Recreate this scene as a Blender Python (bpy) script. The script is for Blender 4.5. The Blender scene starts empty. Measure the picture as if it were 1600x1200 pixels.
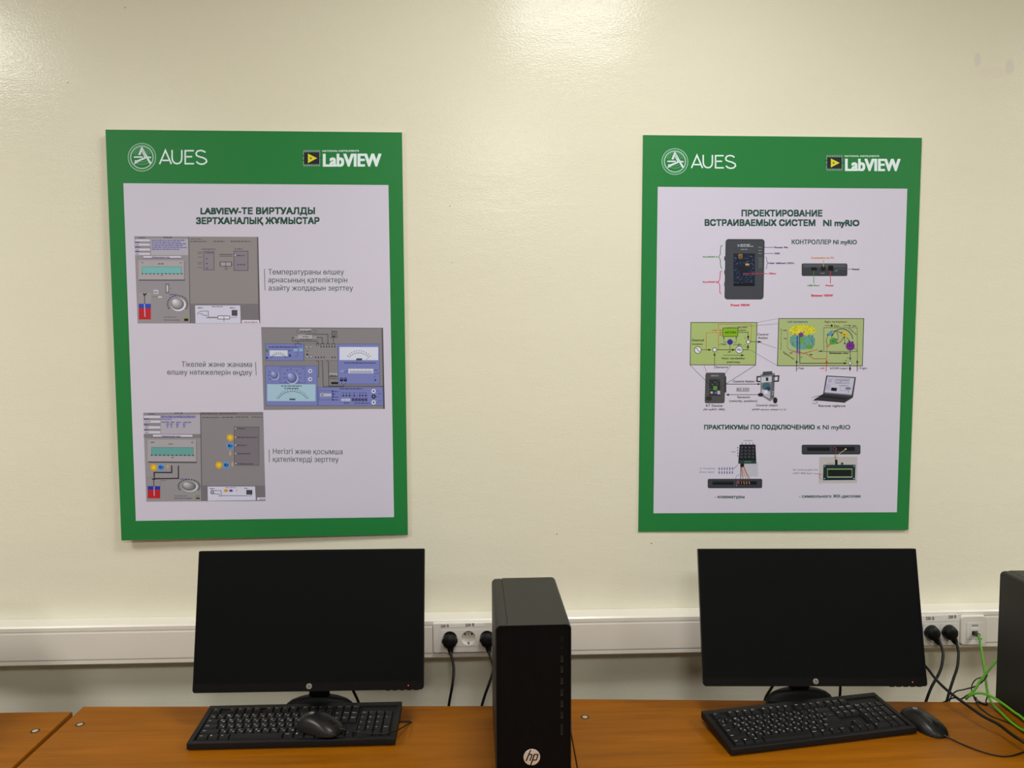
import bpy, bmesh, math, random
from mathutils import Vector, Matrix

random.seed(7)
sc = bpy.context.scene
COL = sc.collection

# ------------------------------------------------------------------ camera
cam_data = bpy.data.cameras.new('camera')
cam_data.sensor_fit = 'HORIZONTAL'
cam_data.sensor_width = 36.0
cam_data.lens = 1196.6 / 1600.0 * 36.0
cam_data.clip_start = 0.05
cam = bpy.data.objects.new('camera', cam_data)
COL.objects.link(cam)
YAW, PITCH, ROLL = 0.0375, 0.0634, -0.0040
fwd = Vector((math.sin(YAW) * math.cos(PITCH), math.cos(YAW) * math.cos(PITCH), -math.sin(PITCH)))
rgt = Vector((math.cos(YAW), -math.sin(YAW), 0))
upv = rgt.cross(fwd)
r2 = math.cos(ROLL) * rgt + math.sin(ROLL) * upv
u2 = -math.sin(ROLL) * rgt + math.cos(ROLL) * upv
M = Matrix((r2, u2, -fwd)).transposed().to_4x4()
M.translation = Vector((0, 0, 1.687))
cam.matrix_world = M
sc.camera = cam

# ------------------------------------------------------------------ world, lamps, exposure
world = bpy.data.worlds.new('world')
sc.world = world
world.use_nodes = True
world.node_tree.nodes['Background'].inputs[0].default_value = (0.9, 0.93, 1.0, 1)
world.node_tree.nodes['Background'].inputs[1].default_value = 0.0
sc.view_settings.view_transform = 'Standard'
sc.view_settings.look = 'None'
sc.view_settings.gamma = 1.0
sc.view_settings.use_curve_mapping = False
sc.view_settings.exposure = 0.16


def area(name, x, y, power, size=0.6, z=2.985):
    d = bpy.data.lights.new(name, 'AREA')
    d.shape = 'SQUARE'
    d.size = size if x != 0.36 else 0.5
    d.energy = power
    d.color = (1.0, 1.0, 0.955)
    o = bpy.data.objects.new(name, d)
    o.location = (x, y, z)
    COL.objects.link(o)
    return o


# square ceiling panels of the classroom, two rows parallel to the wall
for _x, _y, _p in ((0.36, 1.03, 19), (-2.30, 0.75, 35), (3.10, 0.75, 44),
                   (-2.30, -1.3, 25), (0.16, -1.3, 36), (2.75, -1.3, 20)):
    area('ceiling_panel_lamp', _x, _y, _p)


# ------------------------------------------------------------------ materials
def lin(c):
    out = []
    for v in c[:3]:
        v = v / 255.0
        out.append(v / 12.92 if v <= 0.04045 else ((v + 0.055) / 1.055) ** 2.4)
    return (*out, 1.0)


MATS = {}


def mat(name, rgb, rough=0.5, metal=0.0, spec=0.5, bump=None, var=0.0, vscale=3.0, emit=None):
    """plain principled material with optional procedural grain (bump=(scale, strength)) and colour variation"""
    if name in MATS:
        return MATS[name]
    m = bpy.data.materials.new(name)
    m.use_nodes = True
    nt = m.node_tree
    b = nt.nodes['Principled BSDF']
    b.inputs['Base Color'].default_value = lin(rgb)
    b.inputs['Roughness'].default_value = rough
    b.inputs['Metallic'].default_value = metal
    b.inputs['Specular IOR Level'].default_value = spec
    tc = nt.nodes.new('ShaderNodeTexCoord')
    n = nt.nodes.new('ShaderNodeTexNoise')
    nt.links.new(tc.outputs['Object'], n.inputs['Vector'])
    n.inputs['Scale'].default_value = bump[0] if bump else vscale
    if bump:
        bp = nt.nodes.new('ShaderNodeBump')
        bp.inputs['Strength'].default_value = bump[1]
        bp.inputs['Distance'].default_value = 0.001
        nt.links.new(n.outputs['Fac'], bp.inputs['Height'])
        nt.links.new(bp.outputs['Normal'], b.inputs['Normal'])
    if var:
        n2 = nt.nodes.new('ShaderNodeTexNoise')
        n2.inputs['Scale'].default_value = vscale
        nt.links.new(tc.outputs['Object'], n2.inputs['Vector'])
        mx = nt.nodes.new('ShaderNodeMix')
        mx.data_type = 'RGBA'
        c = lin(rgb)
        mx.inputs[6].default_value = c
        mx.inputs[7].default_value = (c[0] * (1 - var), c[1] * (1 - var), c[2] * (1 - var), 1)
        nt.links.new(n2.outputs['Fac'], mx.inputs[0])
        nt.links.new(mx.outputs[2], b.inputs['Base Color'])
    if emit:
        b.inputs['Emission Color'].default_value = lin(rgb)
        b.inputs['Emission Strength'].default_value = emit
    MATS[name] = m
    return m


PRINTS = {}
PAPER = 1.0


def pmat(rgb):
    """laminated print ink of one colour"""
    k = tuple(rgb)
    if k not in PRINTS:
        PRINTS[k] = mat('print_ink_%02x%02x%02x' % k, rgb, rough=0.42, spec=0.22)
        if k not in (SHEET, GREEN):      # inks were read under the warm lamps: give back their own colour
            c = lin(rgb)
            PRINTS[k].node_tree.nodes['Principled BSDF'].inputs['Base Color'].default_value = (min(.9, c[0] * 1.05), min(.9, c[1] * 1.12), min(.95, c[2] * 1.30), 1)
    return PRINTS[k]


def wall_material():
    m = bpy.data.materials.new('glossy_cream_wall_paint')
    m.use_nodes = True
    nt = m.node_tree
    N, Lk = nt.nodes, nt.links
    b = N['Principled BSDF']
    b.inputs['Roughness'].default_value = 0.17
    b.inputs['Specular IOR Level'].default_value = 0.20
    tc = N.new('ShaderNodeTexCoord')

    def noise(scale, detail=2.0, sx=1, sz=1, rough=0.5):
        mp = N.new('ShaderNodeMapping')
        mp.inputs['Scale'].default_value = (sx, 1, sz)
        Lk.new(tc.outputs['Object'], mp.inputs['Vector'])
        n = N.new('ShaderNodeTexNoise')
        n.inputs['Scale'].default_value = scale
        n.inputs['Detail'].default_value = detail
        n.inputs['Roughness'].default_value = rough
        Lk.new(mp.outputs['Vector'], n.inputs['Vector'])
        return n
    # soft colour mottling of an old paint coat
    big = noise(1.6, 3.0)
    mx = N.new('ShaderNodeMix'); mx.data_type = 'RGBA'
    mx.inputs[6].default_value = lin(WALL_A)
    mx.inputs[7].default_value = lin(WALL_B)
    Lk.new(big.outputs['Fac'], mx.inputs[0])
    col = mx.outputs[2]

    def spot(col, x, z, rx, rz, rgb, amt, ragged=0.35):
        """a stain or speck with a ragged outline at a fixed place on the wall"""
        sub = N.new('ShaderNodeVectorMath'); sub.operation = 'SUBTRACT'
        sub.inputs[1].default_value = (x, 0, z)
        Lk.new(tc.outputs['Object'], sub.inputs[0])
        mul = N.new('ShaderNodeVectorMath'); mul.operation = 'MULTIPLY'
        mul.inputs[1].default_value = (1 / rx, 0, 1 / rz)
        Lk.new(sub.outputs[0], mul.inputs[0])
        ln = N.new('ShaderNodeVectorMath'); ln.operation = 'LENGTH'
        Lk.new(mul.outputs[0], ln.inputs[0])
        nn = noise(0.9 / max(rx, rz), 2.0)
        ad = N.new('ShaderNodeMath'); ad.operation = 'MULTIPLY_ADD'
        ad.inputs[1].default_value = ragged * 2
        Lk.new(nn.outputs['Fac'], ad.inputs[0]); Lk.new(ln.outputs['Value'], ad.inputs[2])
        mr = N.new('ShaderNodeMapRange')
        mr.inputs['From Min'].default_value = 0.75 + ragged
        mr.inputs['From Max'].default_value = 1.15 + ragged
        mr.inputs['To Min'].default_value = amt
        mr.inputs['To Max'].default_value = 0
        Lk.new(ad.outputs[0], mr.inputs['Value'])
        k = N.new('ShaderNodeMix'); k.data_type = 'RGBA'
        Lk.new(mr.outputs['Result'], k.inputs[0]); Lk.new(col, k.inputs[6])
        k.inputs[7].default_value = lin(rgb)
        return k.outputs[2]
    for x, z, rx, rz, rgb, amt in (
            (1.358, 2.436, .010, .020, (205, 198, 205), .4), (1.449, 2.416, .013, .022, (200, 196, 198), .35),
            (1.400, 2.400, .045, .018, (216, 206, 200), .2),
            (-0.087, 2.036, .0016, .0016, (90, 84, 70), .9), (0.202, 1.133, .0022, .0018, (150, 140, 115), .9),
            (0.468, 1.103, .0018, .0020, (110, 98, 75), .9), (-0.930, 2.547, .0025, .0018, (170, 162, 140), .8),
            (-1.085, 2.354, .0025, .0014, (150, 142, 120), .8), (-0.083, 1.885, .006, .002, (214, 206, 182), .6),
            (0.28, 0.838, .0035, .002, (150, 140, 120), .7), (-0.80, 0.80, .003, .002, (140, 128, 108), .7)):
        col = spot(col, x, z, rx, rz, rgb, amt)
    Lk.new(col, b.inputs['Base Color'])
    # roller texture, brush waves and a low ridge where plaster coats meet
    fine = noise(210, 2.0, 0.7, 1.25)
    mid = noise(24, 2.0, 0.6, 1.6)
    wav = noise(3.2, 1.0, 0.45, 1.7)

    def bump(src, dist, prev=None, strength=1.0):
        bp = N.new('ShaderNodeBump')
        bp.inputs['Distance'].default_value = dist
        bp.inputs['Strength'].default_value = strength
        Lk.new(src, bp.inputs['Height'])
        if prev:
            Lk.new(prev, bp.inputs['Normal'])
        return bp.outputs['Normal']
    n = bump(wav.outputs['Fac'], 0.0025)
    n = bump(mid.outputs['Fac'], 0.0005, n)
    n = bump(fine.outputs['Fac'], 0.00042, n)
    Lk.new(n, b.inputs['Normal'])
    return m


def wood_material():
    m = bpy.data.materials.new('orange_beech_laminate')
    m.use_nodes = True
    nt = m.node_tree
    N, Lk = nt.nodes, nt.links
    b = N['Principled BSDF']
    b.inputs['Roughness'].default_value = 0.42
    b.inputs['Specular IOR Level'].default_value = 0.12
    tc = N.new('ShaderNodeTexCoord')
    geo = N.new('ShaderNodeNewGeometry')
    mp = N.new('ShaderNodeMapping')
    mp.inputs['Scale'].default_value = (1.1, 16, 16)
    Lk.new(geo.outputs['Position'], mp.inputs['Vector'])
    n = N.new('ShaderNodeTexNoise')
    n.inputs['Scale'].default_value = 2.2; n.inputs['Detail'].default_value = 6; n.inputs['Roughness'].default_value = .55
    n.inputs['Distortion'].default_value = .6
    Lk.new(mp.outputs['Vector'], n.inputs['Vector'])
    cr = N.new('ShaderNodeValToRGB')
    cr.color_ramp.elements[0].position = .30
    cr.color_ramp.elements[0].color = lin(WOOD_A)
    cr.color_ramp.elements[1].position = .72
    cr.color_ramp.elements[1].color = lin(WOOD_B)
    Lk.new(n.outputs['Fac'], cr.inputs['Fac'])
    mp2 = N.new('ShaderNodeMapping')
    mp2.inputs['Scale'].default_value = (6, 190, 190)
    Lk.new(geo.outputs['Position'], mp2.inputs['Vector'])
    n2 = N.new('ShaderNodeTexNoise')
    n2.inputs['Scale'].default_value = 2.0; n2.inputs['Detail'].default_value = 3
    Lk.new(mp2.outputs['Vector'], n2.inputs['Vector'])
    mr = N.new('ShaderNodeMapRange')
    mr.inputs['From Min'].default_value = .3; mr.inputs['From Max'].default_value = .7
    mr.inputs['To Min'].default_value = .90; mr.inputs['To Max'].default_value = 1.05
    Lk.new(n2.outputs['Fac'], mr.inputs['Value'])
    mx = N.new('ShaderNodeMix'); mx.data_type = 'RGBA'; mx.blend_type = 'MULTIPLY'
    mx.inputs[0].default_value = 1
    Lk.new(cr.outputs['Color'], mx.inputs[6]); Lk.new(mr.outputs['Result'], mx.inputs[7])
    Lk.new(mx.outputs[2], b.inputs['Base Color'])
    return m


WALL_A, WALL_B = (232, 229, 211), (227, 223, 204)
WOOD_A, WOOD_B = (130, 75, 5), (154, 92, 9)
GREEN = (38, 126, 64)
SHEET = (210, 206, 228)
M_WALL = wall_material()
M_WOOD = wood_material()
M_CEIL = mat('matt_white_ceiling', (235, 233, 228), .9, bump=(60, .2))
M_FLOOR = mat('grey_linoleum', (100, 80, 50), .5, var=.25, vscale=4)
M_ROOM = mat('cream_room_paint', (214, 210, 196), .5, bump=(80, .2))
M_TRUNK = mat('white_pvc', (231, 226, 217), .24, spec=.6, var=.03)
M_SOCKET = mat('glossy_white_plastic', (224, 220, 214), .25)
M_TAPE = mat('white_label_tape', (236, 233, 230), .3)
M_INK = mat('black_label_ink', (18, 18, 24), .5)
M_BLACK = mat('black_textured_plastic', (20, 20, 22), .48, spec=.25, bump=(900, .25))
M_BEZEL = mat('black_matt_bezel', (15, 15, 16), .45, spec=.15)
M_GLOSSB = mat('glossy_black_edge', (10, 10, 11), .22)
M_SCREEN = mat('dark_screen_panel', (10, 13, 15), .36, spec=.12)
M_CASE = mat('charcoal_painted_steel', (29, 28, 26), .5, spec=.38, bump=(1400, .2))
M_FRONT = mat('black_case_front', (13, 13, 14), .5, spec=.35)
M_DARK = mat('port_cavity_black', (4, 4, 4), .6)
M_PORTM = mat('dull_port_metal', (78, 78, 77), .4, metal=.6)
M_LOGO = mat('brushed_silver_badge', (228, 214, 204), .35, metal=.35)
M_KEY = mat('black_key_plastic', (22, 22, 24), .45, spec=.28)
M_KEYSIDE = M_KEY
M_LEGEND = mat('white_key_legend', (165, 165, 165), .5)
M_MOUSE = mat('black_satin_mouse', (23, 23, 23), .34, spec=.4)
M_MOUSE2 = mat('black_rubber_side', (16, 16, 16), .55)
M_CABLE = mat('black_pvc_cable', (11, 11, 12), .45, spec=.3)
M_PLUG = mat('black_rubber_plug', (12, 12, 13), .5, spec=.25)
M_GREENC = mat('bright_green_cable', (86, 164, 26), .45)
M_CLEAR = mat('clear_connector_plastic', (46, 52, 44), .2)
M_LED = mat('amber_power_light', (255, 80, 40), .4, emit=1.2)
M_CAM = mat('zinc_fastener', (196, 188, 168), .35, metal=.5)
M_RING = mat('dark_fastener_ring', (48, 38, 20), .5)
M_BOARDEDGE = mat('grey_board_edge', (196, 190, 176), .6)
M_FOOT = mat('grey_rubber_foot', (105, 100, 92), .7)
M_HOLE = mat('dark_socket_hole', (30, 28, 26), .6)
M_LEG = mat('desk_side_laminate', (150, 92, 36), .5)


# ------------------------------------------------------------------ mesh helpers
def finish(name, bm, mats, parent=None, smooth=False, matrix=None):
    me = bpy.data.meshes.new(name)
    bmesh.ops.recalc_face_normals(bm, faces=bm.faces) if not getattr(bm, 'flat2d', False) else None
    bm.to_mesh(me)
    bm.free()
    for m in (mats if isinstance(mats, (list, tuple)) else [mats]):
        me.materials.append(m)
    if smooth:
        for p in me.polygons:
            p.use_smooth = True
        if smooth != 'all':
            try:
                me.set_sharp_from_angle(angle=math.radians(smooth if smooth is not True else 35))
            except Exception:
                pass
    o = bpy.data.objects.new(name, me)
    COL.objects.link(o)
    if parent:
        o.parent = parent
    if matrix is not None:
        o.matrix_local = matrix
    return o


def box(bm, x0, x1, y0, y1, z0, z1, bev=0.0, seg=2, mi=0):
    vs = [bm.verts.new(c) for c in ((x0, y0, z0), (x1, y0, z0), (x1, y1, z0), (x0, y1, z0),
                                    (x0, y0, z1), (x1, y0, z1), (x1, y1, z1), (x0, y1, z1))]
    fs = [bm.faces.new([vs[i] for i in f]) for f in
          ((3, 2, 1, 0), (4, 5, 6, 7), (0, 1, 5, 4), (1, 2, 6, 5), (2, 3, 7, 6), (3, 0, 4, 7))]
    for f in fs:
        f.material_index = mi
    if bev > 0:
        es = list({e for f in fs for e in f.edges})
        r = bmesh.ops.bevel(bm, geom=es, offset=bev, segments=seg, affect='EDGES', profile=.5)
        for f in r['faces']:
            f.material_index = mi
    return bm


def prism(bm, outline, a, b, axis='y', mi=0):
    """extrude a closed 2D outline between a and b along an axis"""
    def pt(p, t):
        if axis == 'y':
            return (p[0], t, p[1])
        if axis == 'z':
            return (p[0], p[1], t)
        return (t, p[0], p[1])
    A = [bm.verts.new(pt(p, a)) for p in outline]
    B = [bm.verts.new(pt(p, b)) for p in outline]
    fs = [bm.faces.new(A), bm.faces.new(list(reversed(B)))]
    n = len(outline)
    for i in range(n):
        fs.append(bm.faces.new((A[i], B[i], B[(i + 1) % n], A[(i + 1) % n])))
    for f in fs:
        f.material_index = mi
    return fs


def rrect(cx, cz, w, h, r, seg=5):
    """rounded rectangle outline"""
    out = []
    rs = r if isinstance(r, (list, tuple)) else (r, r, r, r)   # TR TL BL BR
    for k, (sx, sz, a0) in enumerate(((1, 1, 0), (-1, 1, 90), (-1, -1, 180), (1, -1, 270))):
        rr = max(rs[k], 1e-5)
        for i in range(seg + 1):
            a = math.radians(a0 + 90 * i / seg)
            out.append((cx + sx * (w / 2 - rr) + rr * math.cos(a), cz + sz * (h / 2 - rr) + rr * math.sin(a)))
    return out


def catmull(pts, n=8):
    P = [Vector(p) for p in pts]
    P = [P[0] * 2 - P[1]] + P + [P[-1] * 2 - P[-2]]
    out = []
    for i in range(1, len(P) - 2):
        for k in range(n):
            t = k / n
            a, b, c, d = P[i - 1], P[i], P[i + 1], P[i + 2]
            out.append(.5 * ((2 * b) + (c - a) * t + (2 * a - 5 * b + 4 * c - d) * t * t + (3 * b - a - 3 * c + d) * t ** 3))
    out.append(P[-2])
    return out


def tube(bm, pts, r, seg=10, smooth_n=8, mi=0):
    path = catmull(pts, smooth_n) if smooth_n else [Vector(p) for p in pts]
    rr = r if callable(r) else (lambda t: r)
    prev = None
    ref = Vector((0.13, 0.31, 0.94))
    n = len(path)
    for i, p in enumerate(path):
        t = (path[min(i + 1, n - 1)] - path[max(i - 1, 0)])
        if t.length < 1e-9:
            continue
        t.normalize()
        ref = (ref - t * ref.dot(t))
        if ref.length < 1e-4:
            ref = Vector((1, 0, 0)) - t * t.x
        ref.normalize()
        bi = t.cross(ref)
        R = rr(i / (n - 1))
        ring = [bm.verts.new(p + R * (math.cos(2 * math.pi * k / seg) * ref + math.sin(2 * math.pi * k / seg) * bi)) for k in range(seg)]
        if prev:
            for k in range(seg):
                f = bm.faces.new((prev[k], prev[(k + 1) % seg], ring[(k + 1) % seg], ring[k]))
                f.material_index = mi
        else:
            bm.faces.new(list(reversed(ring))).material_index = mi
        prev = ring
    bm.faces.new(prev).material_index = mi
    return bm


def lathe(bm, prof, axis='z', cx=0, cy=0, seg=32, sx=1.0, sy=1.0, mi=0):
    """revolve (radius, height) pairs; closes both ends"""
    rings = []
    for r, h in prof:
        ring = []
        for k in range(seg):
            a = 2 * math.pi * k / seg
            u, v = r * sx * math.cos(a), r * sy * math.sin(a)
            if axis == 'z':
                ring.append(bm.verts.new((cx + u, cy + v, h)))
            else:                                   # axis y: disc in the x-z plane
                ring.append(bm.verts.new((cx + u, h, cy + v)))
        rings.append(ring)
    for a, b in zip(rings, rings[1:]):
        for k in range(seg):
            bm.faces.new((a[k], a[(k + 1) % seg], b[(k + 1) % seg], b[k])).material_index = mi
    bm.faces.new(list(reversed(rings[0]))).material_index = mi
    bm.faces.new(rings[-1]).material_index = mi
    return bm


def thing(name, label, cat, loc=(0, 0, 0), rotz=0.0, group=None):
    o = bpy.data.objects.new(name, None)
    COL.objects.link(o)
    o.empty_display_size = .05
    o.location = loc
    o.rotation_euler = (0, 0, rotz)
    tag(o, label, cat, group)
    return o


def tag(o, label, cat, group=None):
    o['label'] = label
    o['category'] = cat
    if group:
        o['group'] = group
    return o


def structure(name, bm, m, parent=None, smooth=False):
    o = finish(name, bm, m, parent, smooth)
    if not parent:
        o['kind'] = 'structure'
    return o


def copy_tree(o, parent=None):
    c = o.copy()
    COL.objects.link(c)
    if parent:
        c.parent = parent
    for ch in [x for x in bpy.data.objects if x.parent == o]:
        copy_tree(ch, c)
    return c


GLYPHS = {}


def glyph_mesh(s, bold=0.0, shear=0.0, step=.026):
    """flat strips covering a line of text (cap height about .70, plus bold on every side), cached.
    The font outlines overlap themselves, so they are re-cut into clean horizontal strips."""
    key = (s, bold, shear, step)
    if key in GLYPHS:
        return GLYPHS[key]
    cu = bpy.data.curves.new('txt', 'FONT')
    cu.body = s
    cu.shear = shear
    cu.resolution_u = 3
    cu.fill_mode = 'NONE'
    o = bpy.data.objects.new('txt', cu)
    me = bpy.data.meshes.new_from_object(o)
    vs = [(v.co.x, v.co.y) for v in me.vertices]
    segs = []
    for e in me.edges:
        i, j = sorted(e.vertices)
        segs.append((vs[i], vs[j]) if j == i + 1 else (vs[j], vs[i]))
    bx, by = bold if isinstance(bold, tuple) else (bold, bold)
    bpy.data.objects.remove(o)
    bpy.data.curves.remove(cu)
    bpy.data.meshes.remove(me)
    if not vs:
        GLYPHS[key] = ([], [], 0, 1)
        return GLYPHS[key]
    k0 = math.floor((min(v[1] for v in vs) - by) / step)
    k1 = math.ceil((max(v[1] for v in vs) + by) / step)
    cross = {k: [] for k in range(k0, k1 + 1)}
    for p, q in segs:
        lo, hi = min(p[1], q[1]), max(p[1], q[1])
        for k in range(max(k0, math.floor(lo / step) - 1), min(k1, math.ceil(hi / step) + 1) + 1):
            y = (k + .5) * step
            if (p[1] <= y) != (q[1] <= y):
                cross[k].append((p[0] + (q[0] - p[0]) * (y - p[1]) / (q[1] - p[1]), 1 if q[1] > p[1] else -1))
    rows = {}
    for k, c in cross.items():
        c.sort()
        wind, x0, rows[k] = 0, 0, []
        for x, d in c:
            if wind == 0:
                x0 = x
            wind += d
            if wind == 0:
                rows[k].append((x0 - bx, x + bx))
    out = {}
    reach = int(round(by / step))
    for k in rows:
        iv = []
        for j in range(k - reach, k + reach + 1):
            iv += rows.get(j, [])
        iv.sort()
        m = []
        for a_, b_ in iv:
            if m and a_ <= m[-1][1] + 1e-4:
                m[-1][1] = max(m[-1][1], b_)
            else:
                m.append([a_, b_])
        out[k] = m
    V, F = [], []
    for k, m in out.items():
        for a_, b_ in m:
            n = len(V)
            V += [(a_, k * step), (b_, k * step), (b_, (k + 1) * step), (a_, (k + 1) * step)]
            F.append((n, n + 1, n + 2, n + 3))
    xs = [v[0] for v in V]
    GLYPHS[key] = (V, F, min(xs), max(xs))
    return GLYPHS[key]


# ------------------------------------------------------------------ room
WY = 2.0991       # the wall with the posters
bm = bmesh.new(); box(bm, -4.2, 4.2, WY, WY + .15, 0, 3.0); w_ = structure('wall_front', bm, M_WALL)
bm = bmesh.new(); box(bm, -4.35, -4.2, -4.0, WY + .15, 0, 3.0); structure('wall_left', bm, M_ROOM)
bm = bmesh.new(); box(bm, 4.2, 4.35, -4.0, WY + .15, 0, 3.0); structure('wall_right', bm, M_ROOM)
bm = bmesh.new(); box(bm, -4.35, 4.35, -4.15, -4.0, 0, 3.0); structure('wall_back', bm, M_ROOM)
bm = bmesh.new(); box(bm, -4.35, 4.35, -4.15, WY + .15, -.12, 0); structure('floor', bm, M_FLOOR)
bm = bmesh.new(); box(bm, -4.35, 4.35, -4.15, WY + .15, 3.0, 3.12); structure('ceiling', bm, M_CEIL)
bm = bmesh.new(); box(bm, -4.2, 4.2, WY - .015, WY, 0, .08, .004); structure('baseboard_front', bm, M_TRUNK)

# cable trunking on the wall
T0, T1, TD = .8096, .9169, .058
tr = thing('cable_trunking', 'long white plastic cable trunking running along the cream wall behind the monitors', 'cable trunking', (0, WY - .0004, T0))
bm = bmesh.new()
H_ = T1 - T0
# channel section: flat top, rounded shoulder, step for the lid
prof = [(0, 0), (-TD + .004, 0), (-TD, .0035), (-TD, .0125), (-TD + .0025, .0135), (-TD + .0025, H_ - .0145), (-TD, H_ - .0135),
        (-TD, H_ - .004), (-TD + .004, H_), (0, H_)]
A = [bm.verts.new((-3.9, p[0], p[1])) for p in prof]
B = [bm.verts.new((3.9, p[0], p[1])) for p in prof]
bm.faces.new(A); bm.faces.new(list(reversed(B)))
for i in range(len(prof)):
    bm.faces.new((A[i], B[i], B[(i + 1) % len(prof)], A[(i + 1) % len(prof)]))
finish('channel', bm, M_TRUNK, tr)
for a, b in ((-3.9, -.1425), (.0545, 1.140), (1.397, 3.9)):
    bm = bmesh.new()
    prof = [(-TD + .0022, .0150), (-TD - .0006, .0150), (-TD - .0012, .0175), (-TD - .0012, H_ - .0200), (-TD - .0004, H_ - .0180), (-TD - .0004, H_ - .0158), (-TD + .0022, H_ - .0158)]
    A = [bm.verts.new((a, p[0], p[1])) for p in prof]
    B = [bm.verts.new((b, p[0], p[1])) for p in prof]
    bm.faces.new(A); bm.faces.new(list(reversed(B)))
    for i in range(len(prof)):
        bm.faces.new((A[i], B[i], B[(i + 1) % len(prof)], A[(i + 1) % len(prof)]))
    finish('lid', bm, M_TRUNK, tr)


# ------------------------------------------------------------------ posters
def solve_h(src, dst):
    """homography from four digitised corners to the poster's own metric rectangle"""
    import numpy as np
    Am = []
    for (x, y), (u, v) in zip(src, dst):
        Am.append([x, y, 1, 0, 0, 0, -u * x, -u * y, -u])
        Am.append([0, 0, 0, x, y, 1, -v * x, -v * y, -v])
    _, _, vt = np.linalg.svd(np.array(Am))
    h = vt[-1]
    return [float(t) for t in h]


PW, PH, PT = .7689, 1.089, .006


class Art:
    """collects flat printed shapes on the poster face; each new shape is laid a hair above the last"""
    def __init__(self, corners):
        self.h = solve_h(corners, [(-PW / 2, PH / 2), (PW / 2, PH / 2), (PW / 2, -PH / 2), (-PW / 2, -PH / 2)])
        self.T = (0, 0, 1, 1)
        self.hist = []
        self.shapes = []

    def frame(self, ox, oy, s, sy=None):
        self.T = (ox, oy, 1 / s, 1 / (sy or s))
        return self

    def P(self, x, y):
        ox, oy, sx, sy = self.T
        x, y = ox + x * sx, oy + y * sy
        h = self.h
        w = h[6] * x + h[7] * y + h[8]
        return ((h[0] * x + h[1] * y + h[2]) / w, (h[3] * x + h[4] * y + h[5]) / w)

    def raw(self, pts, faces, c):
        """layer = one above the highest differently coloured shape whose extent it meets"""
        c = tuple(c)
        xs, ys = [p[0] for p in pts], [p[1] for p in pts]
        bb = (min(xs), min(ys), max(xs), max(ys))
        lay = 1
        for b, cc, l in self.hist:
            if l + (cc != c) > lay and bb[0] < b[2] and bb[2] > b[0] and bb[1] < b[3] and bb[3] > b[1]:
                lay = l + (cc != c)
        self.hist.append((bb, c, lay))
        self.shapes.append((pts, faces, c, lay))

    def poly(self, pts, c):
        P = [self.P(*p) for p in pts]
        ar = sum(P[i][0] * P[(i + 1) % len(P)][1] - P[(i + 1) % len(P)][0] * P[i][1] for i in range(len(P)))
        if ar < 0:
            P.reverse()
        self.raw(P, [tuple(range(len(P)))], c)

    def rect(self, x0, y0, x1, y1, c):
        self.poly([(x0, y0), (x1, y0), (x1, y1), (x0, y1)], c)

    def box(self, x0, y0, x1, y1, c, w=4):
        self.line([(x0, y0), (x1, y0), (x1, y1), (x0, y1), (x0, y0)], c, w)

    def line(self, pts, c, w):
        """mitred stroke"""
        V, F = [], []
        n = len(pts)
        closed = n > 2 and pts[0] == pts[-1]
        for i, p in enumerate(pts):
            a = pts[i - 1] if i > 0 else (pts[-2] if closed else None)
            b = pts[i + 1] if i < n - 1 else (pts[1] if closed else None)
            d1 = Vector((p[0] - a[0], p[1] - a[1])).normalized() if a else None
            d2 = Vector((b[0] - p[0], b[1] - p[1])).normalized() if b else None
            d1 = d1 or d2
            d2 = d2 or d1
            nrm = Vector((-(d1 + d2).y, (d1 + d2).x))
            if nrm.length < 1e-3:
                nrm = Vector((-d1.y, d1.x))
            nrm.normalize()
            k = w / 2 / max(.35, nrm.dot(Vector((-d1.y, d1.x))))
            V.append(self.P(p[0] + nrm.x * k, p[1] + nrm.y * k))
            V.append(self.P(p[0] - nrm.x * k, p[1] - nrm.y * k))
        for i in range(n - 1):
            F.append((2 * i, 2 * i + 2, 2 * i + 3, 2 * i + 1))
        self.raw(V, F, c)

    def ell(self, cx, cy, rx, ry, c, n=28):
        self.poly([(cx + rx * math.cos(2 * math.pi * i / n), cy + ry * math.sin(2 * math.pi * i / n)) for i in range(n)], c)

    def circ(self, cx, cy, r, c, n=24):
        self.ell(cx, cy, r, r, c, n)

    def ring(self, cx, cy, r, w, c, a0=0, a1=360, n=36, ry=None):
        ry = ry or r
        pts = [(cx + r * math.cos(math.radians(a0 + (a1 - a0) * i / n)), cy + ry * math.sin(math.radians(a0 + (a1 - a0) * i / n))) for i in range(n + 1)]
        if a1 - a0 >= 360:
            pts[-1] = pts[0]
        self.line(pts, c, w)

    def arrow(self, pts, c, w, hw, hl):
        self.line(pts, c, w)
        (ax, ay), (bx, by) = pts[-2], pts[-1]
        d = Vector((bx - ax, by - ay)).normalized()
        nn = Vector((-d.y, d.x))
        self.poly([(bx + d.x * hl * .4, by + d.y * hl * .4), (bx - d.x * hl * .6 + nn.x * hw, by - d.y * hl * .6 + nn.y * hw),
                   (bx - d.x * hl * .6 - nn.x * hw, by - d.y * hl * .6 - nn.y * hw)], c)

    def text(self, s, x0, x1, base, cap, c, bold=0.018, shear=0.0, dy=0.0, anchor=None):
        """line of text stretched between x0 and x1; base: baseline y, cap: capital height; dy: rise over the run"""
        vs, fs, a, b = glyph_mesh(s, bold, shear)
        bb = bold[1] if isinstance(bold, tuple) else bold
        k = cap / (.70 + 2 * bb)
        sx = (x1 - x0) / (b - a) if x1 is not None else k
        V = []
        for x, y in vs:
            X = x0 + (x - a) * sx
            V.append(self.P(X, base - (y + bb) * k + dy * (x - a) / (b - a)))
        self.raw(V, fs, c)

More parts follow.
